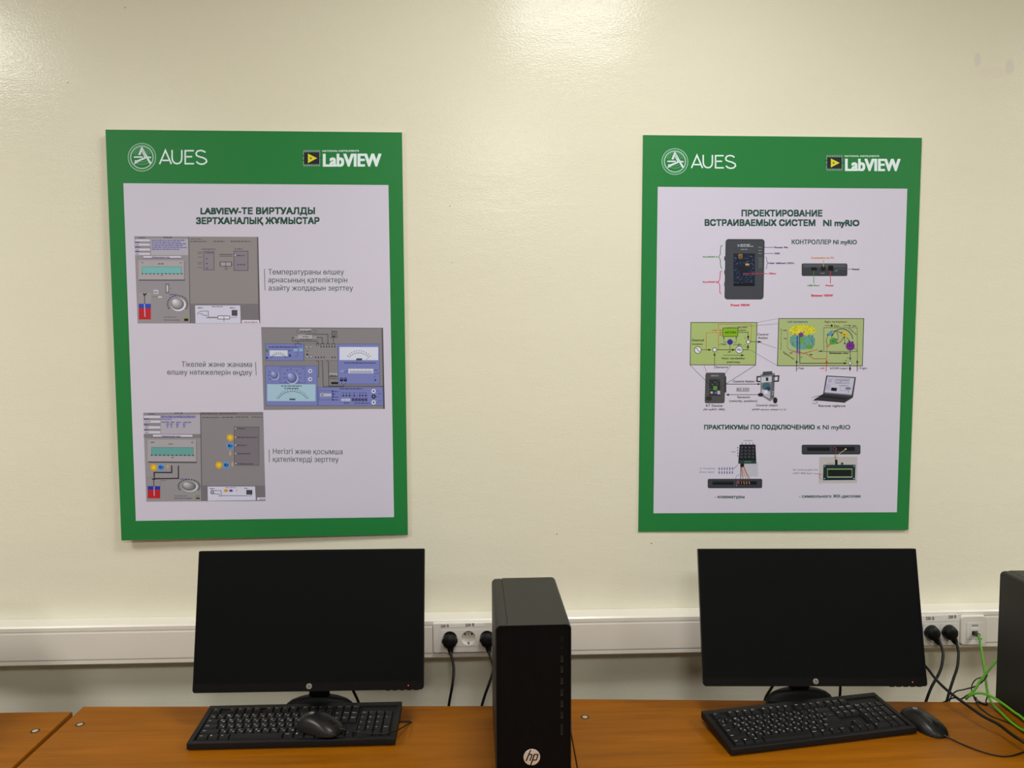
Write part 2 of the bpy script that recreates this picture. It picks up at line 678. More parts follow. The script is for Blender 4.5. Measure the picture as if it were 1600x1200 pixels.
    def vtext(self, s, x, y0, y1, cap, c, bold=0.0, ang=None):
        """text running up the page from y0 to y1"""
        vs, fs, a, b = glyph_mesh(s, bold, 0)
        L = abs(y1 - y0)
        k = cap / .70
        t = math.radians(90 if ang is None else ang)
        V = []
        for px, py in vs:
            u, v = (px - a) / (b - a) * L, py * k
            V.append(self.P(x + u * math.cos(t) - v * math.sin(t), y0 - u * math.sin(t) - v * math.cos(t)))
        self.raw(V, fs, c)

    def words(self, x0, x1, y, h, c, seed=1, fill=.8):
        """text too small to read in the photograph: dark word-length marks"""
        rnd = random.Random(seed)
        x = x0
        V, F = [], []
        while x < x1:
            w = min(rnd.uniform(2.5, 7) * h * .55, x1 - x)
            xx = x
            while xx < x + w:
                cw = h * rnd.uniform(.28, .48)
                hh = h * rnd.uniform(.62, 1.0)
                xe = min(xx + cw * fill, x + w)
                o = len(V)
                V += [self.P(xx, y), self.P(xe, y), self.P(xe, y - hh), self.P(xx, y - hh)]
                F.append((o, o + 1, o + 2, o + 3))
                xx += cw
            x += w + h * .45
        self.raw(V, F, c)

    def flush(self, name, parent, z0=0.0):
        if not self.shapes:
            return None
        cols = []
        V, F, MI = [], [], []
        for pts, faces, c, n in self.shapes:
            if c not in cols:
                cols.append(c)
            o = len(V)
            z = z0 + n * 3e-5
            V += [(p[0], -z, p[1]) for p in pts]
            for f in faces:
                F.append(tuple(o + i for i in f))
                MI.append(cols.index(c))
        me = bpy.data.meshes.new(name)
        me.from_pydata(V, [], F)
        for c in cols:
            me.materials.append(pmat(c))
        me.polygons.foreach_set('material_index', MI)
        me.update()
        o = bpy.data.objects.new(name, me)
        COL.objects.link(o)
        o.parent = parent
        self.shapes = []
        if name == 'callout_print':
            o['kind'] = 'stuff'      # tiny callouts, too small to pick apart
        return o


WHT = (222, 232, 222)


def poster(label, cx, cz, roll, yaw, corners):
    # pivots on its right edge: the left edge stands a little off the wall
    t = thing('poster', label, 'poster', (0, 0, 0), 0, 'green bordered posters on the cream wall')
    piv = Matrix.Translation((cx + PW / 2, WY - .001, cz)) @ Matrix.Rotation(yaw, 4, 'Z') @ Matrix.Translation((-PW / 2, 0, 0)) @ Matrix.Rotation(-roll, 4, 'Y')
    t.matrix_world = piv
    bm = bmesh.new()
    box(bm, -PW / 2, PW / 2, -PT, 0, -PH / 2, PH / 2)
    bm.faces.ensure_lookup_table()
    for f in bm.faces:
        f.normal_update()
        f.material_index = 0 if f.normal.y < -.5 else 1
    finish('backing_board', bm, [pmat(GREEN), M_BOARDEDGE], t)
    return t, Art(corners)


def header(art, t, lx, ly, ls, rx, ry, rs):
    # round emblem and initials (coordinates digitised at 10.667x)
    art.T = (lx, ly, ls / 10.667, ls / 10.667)
    E_ = (190, 218, 194)
    for r, w in ((232, 8), (214, 3), (186, 13)):
        art.ring(345, 325, r, w, E_ if w > 4 else (120, 178, 132), n=48)
    for r, w in ((150, 6), (118, 5), (84, 5), (54, 4)):
        art.ring(345, 330, r, w, (140, 188, 148), 200, 340, ry=r * 1.1)
    art.ring(345, 325, 150, 6, (140, 188, 148), 30, 150, ry=118)
    art.ring(345, 320, 110, 5, (140, 188, 148), 40, 140, ry=82)
    for k in range(46):                                            # ring inscription, unreadably small
        a = math.radians(k * 360 / 46)
        if 15 < k < 19 or 4 < k < 8:
            continue
        c_, s_ = math.cos(a), math.sin(a)
        art.line([(345 + 194 * c_, 325 + 194 * s_), (345 + 208 * c_, 325 + 208 * s_)], (112, 172, 126), 9)
    W_ = (214, 222, 216)
    art.line([(300, 285), (345, 180), (490, 430)], W_, 34)
    art.line([(345, 200), (405, 330), (380, 345), (240, 400)], W_, 30)
    art.line([(210, 322), (360, 322)], W_, 24)
    art.line([(440, 322), (500, 330)], W_, 24)
    art.line([(240, 372), (225, 428), (290, 396)], W_, 16)
    art.flush('emblem', t, PT)
    for nm, pts in (('A', [(640, 440), (738, 212), (838, 440)]), ('Ab', [(685, 378), (795, 378)]),
                    ('U', [(850, 205), (850, 340), (862, 390), (893, 424), (935, 434), (975, 424), (1004, 390), (1013, 340), (1013, 205)]),
                    ('E', [(1216, 218), (1070, 218), (1070, 434), (1218, 434)]), ('Eb', [(1070, 318), (1186, 318)]),
                    ('S', [(1408, 248), (1375, 224), (1325, 214), (1275, 226), (1250, 262), (1262, 300), (1310, 320), (1370, 336), (1418, 364),
                           (1428, 402), (1392, 434), (1340, 444), (1290, 430), (1255, 398)])):
        art.line(pts, WHT, 25)
    art.flush('initials_lettering', t, PT)
    # chip mark and product lettering
    art.T = (rx, ry, rs / 10.667, rs / 10.667)
    G_ = (128, 150, 132)
    for k in range(7):
        x = 165 + k * 41
        art.rect(x, 105, x + 26, 140, G_)
        art.rect(x, 345, x + 26, 378, G_)
    art.box(160, 128, 430, 356, G_, 12)
    art.rect(172, 145, 424, 340, (34, 36, 40))
    for y in (200, 275):
        art.rect(135, y - 5, 172, y + 5, (20, 26, 22))
    art.rect(424, 236, 458, 246, (20, 26, 22))
    art.poly([(235, 165), (388, 242), (235, 322)], (216, 206, 44))
    art.line([(262, 242), (304, 242)], (60, 50, 20), 9)
    art.line([(283, 222), (283, 264)], (60, 50, 20), 9)
    art.flush('chip_mark', t, PT)
    art.text('NATIONAL INSTRUMENTS', 475, 1080, 136, 28, WHT, .02)
    art.text('LabVIEW', 482, 1450, 383, 222, WHT, (.045, .026))
    art.flush('product_lettering', t, PT)


def meter_arc(a, cx, cy, rx, ry, a0, a1, c, ticks, w=3, th=10, n=24, digits=True):
    a.ring(cx, cy, rx, w, c, a0, a1, n=n, ry=ry)
    for k in range(ticks + 1):
        t = math.radians(a0 + (a1 - a0) * k / ticks)
        x, y = cx + rx * math.cos(t), cy + ry * math.sin(t)
        dx, dy = math.cos(t), math.sin(t)
        a.line([(x, y), (x + dx * th, y + dy * th)], c, w)
        if digits:
            a.rect(x + dx * th * 1.4 - 4, y + dy * th * 2.1 - 5, x + dx * th * 1.4 + 4, y + dy * th * 2.1 + 5, c)


def knob(a, cx, cy, rx, ry, base, ticks=True, tick_c=(60, 58, 70), a0=150, a1=390):
    if ticks:
        for k in range(17):
            t = math.radians(a0 + (a1 - a0) * k / 16)
            x, y = cx + (rx * 1.52) * math.cos(t), cy + (ry * 1.5) * math.sin(t)
            a.rect(x - 9, y - 6, x + 9, y + 6, tick_c)
    a.ell(cx + rx * .12, cy + ry * .12, rx * 1.12, ry * 1.12, tuple(min(255, int(v * 1.35)) for v in base))
    for k, f in enumerate((.62, .75, .86, .96, 1.06, 1.16)):
        s = 1 - k * .14
        a.ell(cx - rx * .09 * k, cy - ry * .1 * k, rx * s, ry * s, tuple(min(255, int(v * f * 1.1)) for v in base))


TXT = (34, 74, 58)
NAVY = (44, 44, 110)
GR = (136, 128, 128)

# --- left poster
t, a = poster('green bordered poster on the left, headed in Kazakh, with three grey and blue panel screenshots',
              -.5963, 1.6836, .0020, .0213, [(165, 202), (628, 208), (637, 833), (189, 846)])
header(a, t, 190, 215, 1.0, 460, 225, 1.0)
a.T = (0, 0, 1, 1)
a.poly([(193, 286), (607, 289.6), (615.5, 806.2), (211.8, 815)], SHEET)
a.flush('printed_sheet', t, PT)
a.text('LABVIEW-ТЕ ВИРТУАЛДЫ', 314, 493, 334.8, 10.4, TXT, .04)
a.text('ЗЕРТХАНАЛЫҚ ЖҰМЫСТАР', 307, 500, 350.2, 10.4, TXT, .04)
a.flush('title_lettering', t, PT)
BODY = (52, 70, 66)
a.text('Температураны өлшеу', 420, 538, 428.8, 8.2, BODY, .004)
a.text('арнасының қателіктерін', 420, 543, 441.2, 8.2, BODY, .004)
a.text('азайту жолдарын зерттеу', 420.5, 552, 453.8, 8.2, BODY, .004)
a.line([(414, 420), (415, 453.5)], (88, 104, 92), 1.0)
a.flush('first_caption_lettering', t, PT)
a.text('Тікелей және жанама', 284, 394.4, 573.2, 8.2, BODY, .004)
a.text('өлшеу нәтижелерін өңдеу', 261.5, 394.6, 585.6, 8.2, BODY, .004)
a.line([(400, 565), (401, 586)], (88, 104, 92), 1.0)
a.flush('second_caption_lettering', t, PT)
a.text('Негізгі және қосымша', 427, 535.5, 708.8, 8.2, BODY, .004)
a.text('қателіктерді зерттеу', 427, 529.5, 721, 8.2, BODY, .004)
a.line([(421, 702), (421.4, 722)], (88, 104, 92), 1.0)
a.flush('third_caption_lettering', t, PT)

# first screenshot (digitised at 6.957x)
a.frame(190, 360, 6.957)
a.poly([(140, 62), (1487, 70), (1512, 1010), (175, 1012)], (146, 138, 137))
p1 = a.flush('first_screenshot', t, PT)
L1, L2, DK = (176, 168, 172), (206, 198, 208), (96, 90, 92)
a.poly([(150, 270), (735, 270), (750, 1008), (178, 1008)], (150, 142, 142))
a.poly([(320, 90), (728, 92), (730, 268), (322, 268)], L1)
a.poly([(738, 68), (1478, 75), (1490, 800), (752, 800)], (144, 136, 132))
a.line([(735, 70), (750, 1008)], DK, 8)
a.line([(752, 800), (1490, 800)], DK, 5)
a.poly([(1478, 70), (1492, 72), (1512, 1008), (1495, 1008)], (90, 84, 86))
a.poly([(752, 806), (1492, 806), (1500, 1008), (755, 1008)], (122, 114, 116))
for y in (95, 142, 195, 242):
    a.rect(150, y, 312, y + 24, L2)
for y in (128, 180, 228):
    a.words(152, 200, y + 5, 12, NAVY, y)
    a.words(158, 192, y + 32, 10, NAVY, y + 1)
a.words(185, 262, 84, 12, NAVY, 3)
a.words(460, 550, 82, 14, NAVY, 4)
for k in range(6):
    a.words(330, (695, 650, 705, 665, 720, 635)[k], 112 + k * 19.5, 12, (62, 58, 160), 10 + k)
a.rect(240, 278, 650, 300, L2)
a.rect(235, 298, 650, 304, DK)
a.text('Лабораторный стенд', 328, 525, 297, 15, NAVY, .02)
a.words(755, 890, 98, 12, DK, 5)
for x0, x1 in ((752, 930), (1003, 1125), (1190, 1412)):
    a.words(x0, x1, 124, 12, (70, 66, 72), x0)
a.flush('panel_and_text_print', p1, PT)
a.rect(186, 330, 690, 545, (112, 106, 108))
a.rect(186, 324, 684, 536, (170, 162, 160))
a.rect(190, 534, 692, 546, (86, 80, 84))
a.rect(225, 395, 655, 470, (120, 178, 172))
a.box(225, 395, 655, 470, (84, 128, 124), 4)
for k in range(11):
    x = 228 + k * 43
    a.line([(x, 462), (x, 474)], (60, 60, 60), 4)
    a.rect(x - 7, 466, x + 7, 478, (74, 72, 76))
a.words(216, 240, 354, 12, DK, 6); a.words(634, 660, 356, 12, DK, 7)
a.words(398, 460, 368, 14, (60, 58, 62), 8); a.rect(434, 484, 448, 494, DK)
a.flush('gauge_print', p1, PT)
a.rect(188, 796, 320, 848, (52, 72, 170))
a.rect(188, 846, 320, 968, (188, 40, 44))
a.rect(185, 674, 322, 798, (158, 150, 148))
a.line([(252, 700), (252, 800)], (50, 46, 48), 8)
a.line([(238, 684), (250, 706), (272, 684)], (40, 38, 40), 14)
a.line([(250, 800), (256, 940)], (206, 190, 214), 8)
a.flush('tank_print', p1, PT)
a.box(484, 582, 516, 680, (50, 48, 52), 5)
a.rect(492, 598, 510, 662, (196, 190, 194))
a.words(530, 546, 634, 10, DK, 9)
a.poly([(350, 645), (402, 645), (402, 690), (350, 690)], (196, 188, 196)); a.words(356, 394, 676, 14, NAVY, 3)
a.words(340, 398, 726, 12, (130, 120, 60), 3); a.rect(398, 716, 442, 732, L2)
a.words(524, 600, 702, 13, (66, 62, 150), 4)
knob(a, 612, 800, 72, 62, (170, 164, 164))
a.words(462, 600, 946, 9, (50, 96, 50), 4); a.words(462, 640, 978, 9, NAVY, 5)
a.rect(684, 930, 722, 955, (134, 160, 74)); a.rect(684, 958, 728, 985, (30, 40, 26))
a.flush('knob_print', p1, PT)
for y in (234, 250, 290, 346, 362, 404):
    a.line([(830, y), (882, y)], (84, 78, 82), 5)
a.rect(898, 228, 1010, 428, (138, 130, 134)); a.box(898, 228, 1010, 428, (74, 70, 76), 5)
a.words(915, 1003, 248, 11, (56, 52, 58), 3)
for y in (304, 358, 410):
    a.words(922, 942, y + 6, 12, (56, 52, 58), y)
a.words(875, 1025, 208, 12, (74, 70, 76), 9)
a.words(1232, 1322, 206, 12, (74, 70, 76), 8)
for y in (260, 278):
    a.line([(1070, y), (1212, y)], (64, 60, 66), 6)
a.rect(1078, 342, 1200, 388, (164, 156, 158)); a.box(1078, 342, 1200, 388, (50, 46, 52), 6)
a.line([(1138, 342), (1138, 388)], (50, 46, 52), 5)
a.circ(1078, 366, 7, (50, 46, 52)); a.circ(1204, 366, 7, (50, 46, 52))
a.line([(1142, 388), (1142, 402)], (60, 56, 62), 4); a.line([(1128, 415), (1142, 402), (1156, 415), (1142, 430), (1128, 415)], (70, 66, 72), 4)
a.rect(1228, 225, 1380, 435, (136, 126, 132)); a.box(1228, 225, 1380, 435, (84, 78, 84), 6)
a.words(1254, 1342, 278, 12, (56, 52, 58), 2); a.words(1262, 1350, 376, 12, (56, 52, 58), 3)
a.rect(1236, 264, 1248, 276, L2)
a.flush('circuit_print', p1, PT)
a.poly([(803, 815), (1294, 815), (1300, 1008), (808, 1008)], (208, 202, 214))
a.words(985, 1105, 832, 10, NAVY, 2); a.words(830, 890, 846, 12, (56, 52, 58), 2); a.words(1182, 1240, 846, 12, (56, 52, 58), 5)
a.line([(825, 915), (840, 890), (880, 876), (948, 876), (948, 942), (1045, 942)], (56, 52, 58), 5)
a.line([(850, 905), (880, 908), (895, 922), (930, 922), (930, 950), (1048, 950)], (56, 52, 58), 5)
a.rect(1052, 928, 1180, 962, (222, 218, 224)); a.box(1052, 928, 1180, 962, (50, 46, 52), 6)
a.line([(1118, 928), (1118, 990)], (50, 46, 52), 5)
a.line([(1180, 944), (1250, 944), (1250, 925)], (110, 106, 112), 5)
a.rect(1202, 864, 1264, 926, (62, 60, 64))
for k in range(3):
    a.line([(1208, 878 + k * 16), (1258, 878 + k * 16)], (120, 116, 120), 3)
a.poly([(1312, 972), (1500, 972), (1506, 1008), (1312, 1008)], (214, 206, 214)); a.words(1336, 1480, 1000, 12, (150, 60, 72), 6)
a.flush('wiring_inset_print', p1, PT)

# second screenshot (digitised at 7.273x)
a.frame(400, 500, 7.273)
BLU, BLD, LNE = (120, 126, 176), (92, 98, 150), (58, 58, 66)
a.poly([(64, 80), (1442, 84), (1464, 1002), (92, 1020)], (134, 128, 126))
p2 = a.flush('second_screenshot', t, PT)
a.poly([(1428, 84), (1444, 84), (1464, 1002), (1446, 1002)], (84, 78, 82))
a.line([(66, 84), (1440, 88)], (92, 86, 88), 5)
a.rect(115, 268, 548, 458, BLU); a.box(115, 268, 548, 458, BLD, 6)
a.rect(160, 342, 364, 408, (206, 206, 214))
meter_arc(a, 262, 460, 84, 76, 205, 335, LNE, 8, 3, 8)
a.words(150, 490, 310, 14, (40, 40, 92), 3)
a.rect(434, 322, 474, 352, (136, 176, 196)); a.rect(496, 322, 536, 352, (136, 176, 196))
a.ring(456, 385, 26, 5, (80, 86, 140), -60, 120)
a.poly([(118, 330), (140, 325), (145, 360), (120, 362)], (72, 120, 88)); a.circ(130, 428, 11, (36, 40, 90))
a.words(370, 404, 350, 11, (40, 40, 92), 3); a.poly([(384, 372), (410, 412), (376, 416)], (60, 62, 96))
a.flush('ohmmeter_print', p2, PT)
a.rect(552, 268, 934, 455, (140, 134, 132)); a.box(552, 268, 934, 455, (100, 96, 98), 4)
for x in range(6):
    a.circ(744 + x * 31, 300, 8, (44, 42, 48))
for x in (684, 714, 746, 778, 869, 900):
    a.circ(x, 420, 8, (44, 42, 48))
for x, y in ((582, 300), (626, 300), (588, 410), (630, 410)):
    a.circ(x, y, 17, (164, 158, 158)); a.ring(x, y, 17, 4, (74, 70, 74))
a.circ(588, 388, 12, (60, 58, 62)); a.words(572, 604, 354, 9, LNE, 4)
for i in range(6):
    for j in range(3):
        a.circ(700 + i * 38, 330 + j * 32, 2.6, (100, 96, 98), 8)
a.box(470, 108, 688, 142, (90, 86, 88), 4); a.rect(502, 98, 632, 122, (178, 172, 174)); a.words(512, 636, 128, 14, (44, 42, 48), 3)
a.box(450, 178, 690, 222, (90, 86, 88), 4); a.rect(482, 166, 645, 212, (172, 166, 168)); a.words(536, 605, 192, 12, (44, 42, 48), 3)
a.words(500, 640, 222, 14, (70, 66, 70), 4)
a.rect(440, 180, 478, 210, (156, 150, 152)); a.rect(655, 178, 692, 210, (156, 150, 152))
for pts in ([(570, 158), (820, 158), (820, 262)], [(448, 196), (418, 196), (418, 238), (700, 238), (712, 262)], [(692, 196), (755, 196), (762, 262)],
            [(480, 238), (480, 264)], [(450, 288), (450, 266), (514, 266), (514, 300)], [(688, 292), (692, 262), (716, 262), (716, 290)],
            [(740, 290), (745, 262), (775, 262), (775, 290)], [(806, 290), (806, 264), (835, 264), (835, 290)], [(868, 290), (868, 264), (900, 264), (900, 290)],
            [(884, 196), (884, 250)], [(862, 125), (922, 125), (922, 195), (850, 195)],
            [(688, 460), (716, 466), (716, 640), (640, 660)], [(745, 458), (758, 470), (768, 750), (1000, 750), (1000, 720)],
            [(810, 456), (826, 470), (832, 744), (1438, 744), (1440, 830), (1400, 860)], [(640, 576), (696, 576)], [(696, 580), (696, 660)]):
    a.line(pts, LNE, 6)
a.circ(868, 155, 9, LNE); a.circ(900, 155, 9, LNE); a.words(862, 908, 138, 11, LNE, 4); a.rect(866, 172, 906, 190, LNE)
a.flush('switchboard_print', p2, PT)
a.poly([(932, 268), (1402, 268), (1408, 720), (938, 722)], BLU); a.line([(932, 268), (1402, 268), (1408, 720), (938, 722), (932, 268)], BLD, 6)
a.rect(952, 302, 1390, 450, (212, 212, 220))
meter_arc(a, 1172, 520, 150, 150, 222, 318, LNE, 10, 3, 13)
a.line([(1278, 420), (1250, 448)], LNE, 3)
a.rect(1142, 430, 1208, 452, (72, 70, 74)); a.words(1004, 1360, 488, 14, (36, 38, 90), 3)
a.rect(1052, 548, 1334, 598, (206, 206, 214))
a.line([(1070, 585), (1320, 585)], LNE, 5)
for k in range(18):
    a.line([(1072 + k * 14.5, 585), (1072 + k * 14.5, 570 if k % 3 else 560)], LNE, 4)
a.rect(965, 566, 1000, 584, (150, 156, 200)); a.line([(1000, 590), (1012, 590), (1040, 572), (1050, 572)], LNE, 4)
a.words(1345, 1385, 568, 9, (36, 38, 90), 4); a.line([(1345, 605), (1390, 600), (1390, 585)], (60, 62, 110), 4)
a.circ(1356, 676, 10, (36, 38, 90)); a.line([(1345, 650), (1356, 630)], (60, 62, 110), 5)
for x in (975, 1018):
    a.circ(x, 665, 17, (28, 26, 34)); a.rect(x - 18, 672, x + 18, 690, (28, 26, 34)); a.circ(x, 663, 7, (150, 150, 190))
for x in (975, 1022):
    a.line([(x, 690), (x, 722)], LNE, 4)
a.rect(836, 598, 926, 622, (168, 162, 164)); a.words(846, 912, 628, 12, LNE, 5); a.rect(836, 634, 928, 642, LNE); a.line([(838, 660), (928, 660)], LNE, 5)
a.rect(858, 698, 936, 724, (40, 36, 34))
a.flush('generator_print', p2, PT)
a.poly([(110, 518), (695, 518), (704, 968), (116, 970)], BLU); a.line([(110, 518), (695, 518), (704, 968), (116, 970), (110, 518)], BLD, 6)
a.rect(132, 726, 680, 918, (164, 192, 202))
meter_arc(a, 420, 985, 190, 178, 212, 328, LNE, 14, 4, 12)
a.rect(384, 888, 452, 906, (72, 78, 80)); a.words(290, 524, 752, 14, LNE, 3); a.words(322, 496, 778, 14, LNE, 8)
knob(a, 214, 622, 44, 46, (128, 134, 178), False)
a.box(278, 532, 562, 712, (84, 88, 138), 4)
knob(a, 412, 652, 58, 60, (128, 134, 178), False)
for x, y in ((362, 565), (402, 556), (470, 572), (502, 606), (506, 652), (492, 700), (328, 604), (328, 652), (345, 700), (538, 548), (158, 588), (150, 626), (162, 668)):
    a.rect(x - 9, y - 4, x + 9, y + 4, (66, 68, 112))
for y in (576, 668):
    a.circ(620, y, 23, (206, 208, 222)); a.circ(622, y, 10, (60, 62, 80))
a.flush('voltmeter_print', p2, PT)
a.poly([(706, 762), (1440, 755), (1446, 962), (712, 968)], BLU); a.line([(706, 762), (1440, 755), (1446, 962), (712, 968), (706, 762)], BLD, 6)
a.box(722, 796, 868, 902, (72, 78, 140), 4); a.rect(730, 830, 862, 862, (184, 182, 186)); a.words(742, 778, 852, 15, (40, 40, 46), 3)
for y in (805, 836, 868, 900):
    a.circ(878, y, 10, (40, 42, 96)); a.words(895, 942 if y != 836 else 905, y + 6, 11, (40, 42, 96), y)
a.words(955, 1215, 780, 13, (36, 38, 90), 4)
a.box(972, 818, 1076, 880, (84, 88, 138), 3); a.box(1092, 818, 1262, 880, (84, 88, 138), 3)
for x in (996, 1030, 1064, 1118, 1182, 1214, 1248):
    a.circ(x, 852, 10, (40, 36, 76)); a.rect(x - 6, 822, x + 6, 830, (60, 60, 100))
a.circ(1150, 852, 10, (160, 96, 130))
for x in (988, 1024, 1058):
    a.rect(x - 14, 886, x + 14, 914, (206, 206, 216)); a.circ(x, 900, 6, (120, 120, 130))
for k in range(5):
    a.rect(1092 + k * 36, 884, 1122 + k * 36, 914, (62, 60, 98))
a.words(1002, 1070, 942, 12, (36, 38, 90), 5); a.words(1118, 1295, 942, 12, (36, 38, 90), 6)
for y in (800, 928):
    a.circ(1338, y, 25, (208, 210, 222)); a.circ(1338, y, 10, (58, 58, 72))
a.circ(1338, 862, 24, (34, 32, 42)); a.circ(1338, 862, 9, (150, 150, 170))
for y in (800, 862, 928):
    a.line([(1362, y), (1398, y)], (70, 72, 110), 4)
a.words(1392, 1420, 836, 12, (60, 62, 110), 3); a.words(1398, 1420, 912, 12, (60, 62, 110), 7)
a.flush('frequency_meter_print', p2, PT)

# third screenshot (digitised at 7.059x)
a.frame(210, 630, 7.059)
a.poly([(98, 108), (1424, 94), (1450, 1075), (130, 1092)], (142, 135, 134))
p3 = a.flush('third_screenshot', t, PT)
a.poly([(105, 385), (735, 385), (745, 1080), (130, 1088)], (150, 143, 142))
a.poly([(100, 350), (735, 345), (736, 385), (106, 388)], (128, 121, 121))
a.poly([(290, 132), (728, 128), (732, 340), (292, 344)], L1)
a.poly([(738, 172), (1428, 165), (1442, 905), (750, 905)], (138, 131, 130))
a.poly([(735, 100), (1424, 96), (1426, 132), (736, 134)], (126, 119, 120))
a.line([(733, 105), (745, 1080)], DK, 9)
a.poly([(752, 908), (1444, 906), (1450, 1075), (755, 1078)], (118, 111, 114))
for y in (140, 192, 256, 310):
    a.rect(106, y, 286, y + 27, L2)
for y in (172, 236, 292):
    a.words(108, 160, y + 10, 12, NAVY, y); a.words(116, 182 if y == 172 else 160, y + 38, 12, NAVY, y + 1)
a.words(155, 228, 126, 12, NAVY, 3); a.words(445, 535, 116, 13, NAVY, 4)
a.words(295, 680, 150, 13, (62, 58, 160), 5); a.words(295, 670, 164, 13, (62, 58, 160), 6); a.words(295, 410, 184, 13, (62, 58, 160), 7)
for x, ws in ((300, 88), (402, 40), (465, 50), (540, 90)):
    a.words(x, x + ws, 217, 13, (62, 58, 160), x)
for k in range(3):
    for x in (352, 395, 460, 535):
        a.words(x + k * 3, x + 36 - k * 6, 236 + k * 17, 12, (62, 58, 160), x + k)
a.rect(205, 350, 642, 374, L2); a.rect(210, 373, 640, 380, DK)
a.text('Лабораторный стенд', 300, 512, 374, 16, NAVY, .02)
a.words(742, 916, 120, 12, (66, 62, 66), 5); a.words(940, 1136, 118, 12, (66, 62, 66), 6)
for x0, x1, y in ((752, 945, 162), (968, 1096, 160), (1118, 1266, 156), (1295, 1424, 156)):
    a.words(x0, x1, y, 12, (60, 56, 62), x0)
a.flush('panel_and_text_print', p3, PT)
a.rect(152, 410, 690, 660, (112, 106, 108)); a.rect(146, 404, 684, 646, (168, 161, 160)); a.rect(154, 648, 690, 662, (84, 78, 82))
a.rect(188, 490, 652, 578, (104, 158, 150)); a.box(188, 490, 652, 578, (74, 116, 112), 4)
for k in range(11):
    x = 190 + k * 46
    a.line([(x, 566), (x, 582)], (60, 60, 60), 4); a.rect(x - 9, 571, x + 9, 584, (70, 72, 74))
a.words(178, 224, 440, 13, (56, 52, 58), 6); a.words(380, 428, 458, 13, (56, 52, 58), 7); a.words(628, 650, 438, 12, (56, 52, 58), 8)
a.rect(412, 596, 430, 608, DK)
a.flush('gauge_print', p3, PT)


def sun(x, y, r=33):
    a.circ(x, y, r * 1.2, (190, 160, 84)); a.circ(x, y, r, (222, 168, 28)); a.circ(x, y, r * .5, (236, 196, 60))


def drop(x, y, r=33):
    a.circ(x, y, r * 1.2, (124, 160, 196)); a.circ(x, y, r, (74, 132, 192)); a.line([(x - r * .7, y), (x, y + 6), (x + r * .7, y - 8)], (28, 50, 92), 9)
    a.circ(x - 12, y - 10, 9, (28, 50, 92))


def bolt(x, y, s=1):
    a.line([(x + 6 * s, y - 28 * s), (x - 8 * s, y), (x + 8 * s, y), (x - 4 * s, y + 28 * s)], (204, 158, 100), 12 * s)


for fn, x, y in ((sun, 212, 712), (drop, 294, 712), (bolt, 368, 705), (sun, 1060, 378), (drop, 1060, 472), (bolt, 1060, 552),
                 (sun, 935, 682), (drop, 1018, 684), (bolt, 1086, 672)):
    fn(x, y)
    a.flush({'sun': 'sun_symbol', 'drop': 'water_symbol', 'bolt': 'lightning_symbol'}[fn.__name__], p3, PT)
a.line([(412, 690), (412, 768), (218, 768), (218, 840)], (38, 36, 40), 13)
a.line([(487, 690), (487, 832), (220, 838)], (38, 36, 40), 12)
a.box(138, 828, 286, 920, (120, 114, 116), 3)
a.rect(146, 920, 284, 962, (42, 56, 150)); a.rect(146, 960, 284, 1054, (186, 38, 42))
a.line([(213, 840), (213, 922)], (70, 60, 70), 9); a.line([(216, 922), (218, 1028)], (206, 176, 190), 9)
a.line([(195, 836), (212, 848), (234, 836)], (40, 38, 40), 12)
a.words(505, 590, 845, 12, (66, 62, 150), 5); a.words(296, 356, 860, 9, DK, 5)
knob(a, 604, 918, 78, 50, (150, 146, 146))
a.words(442, 584, 1030, 9, (50, 96, 50), 4); a.words(442, 636, 1056, 10, NAVY, 5)
a.rect(680, 1018, 722, 1034, (106, 146, 62)); a.rect(680, 1044, 724, 1058, (30, 40, 26))
a.flush('tank_and_knob_print', p3, PT)
a.rect(1105, 260, 1372, 682, (122, 113, 117)); a.box(1105, 260, 1378, 682, (88, 82, 86), 6)
for y, x0, x1 in ((284, 1132, 1224), (380, 1132, 1366), (468, 1134, 1246), (560, 1138, 1286), (672, 1144, 1314)):
    a.words(x0, x1, y, 12, (50, 46, 52), y); a.circ(1120, y - 7, 7, L2)
a.flush('list_box_print', p3, PT)
a.poly([(810, 920), (1334, 916), (1342, 1068), (812, 1078)], (208, 202, 214))
a.words(835, 888, 948, 11, (56, 52, 58), 2); a.words(1005, 1130, 934, 9, (120, 100, 150), 2); a.words(1216, 1258, 942, 11, (56, 52, 58), 5)
a.line([(845, 965), (880, 965), (960, 965), (960, 1020), (1240, 1020)], (56, 52, 58), 5)
a.line([(850, 985), (885, 1000), (940, 1002), (940, 1026), (960, 1026)], (56, 52, 58), 5)
a.ring(862, 985, 16, 7, (56, 52, 58))
a.line([(1240, 1020), (1292, 1020), (1292, 1004)], (110, 106, 130), 5)
a.ell(1013, 964, 22, 17, (206, 150, 30)); a.ell(1068, 964, 21, 13, (60, 78, 130)); bolt(1130, 962, .55)
a.rect(1238, 955, 1304, 1006, (58, 56, 60))
for k in range(3):
    a.line([(1244, 966 + k * 14), (1298, 966 + k * 14)], (110, 106, 112), 3)
a.poly([(1358, 1038), (1448, 1036), (1450, 1064), (1358, 1066)], (214, 206, 214)); a.words(1378, 1446, 1060, 12, (150, 60, 72), 6)
a.flush('wiring_inset_print', p3, PT)

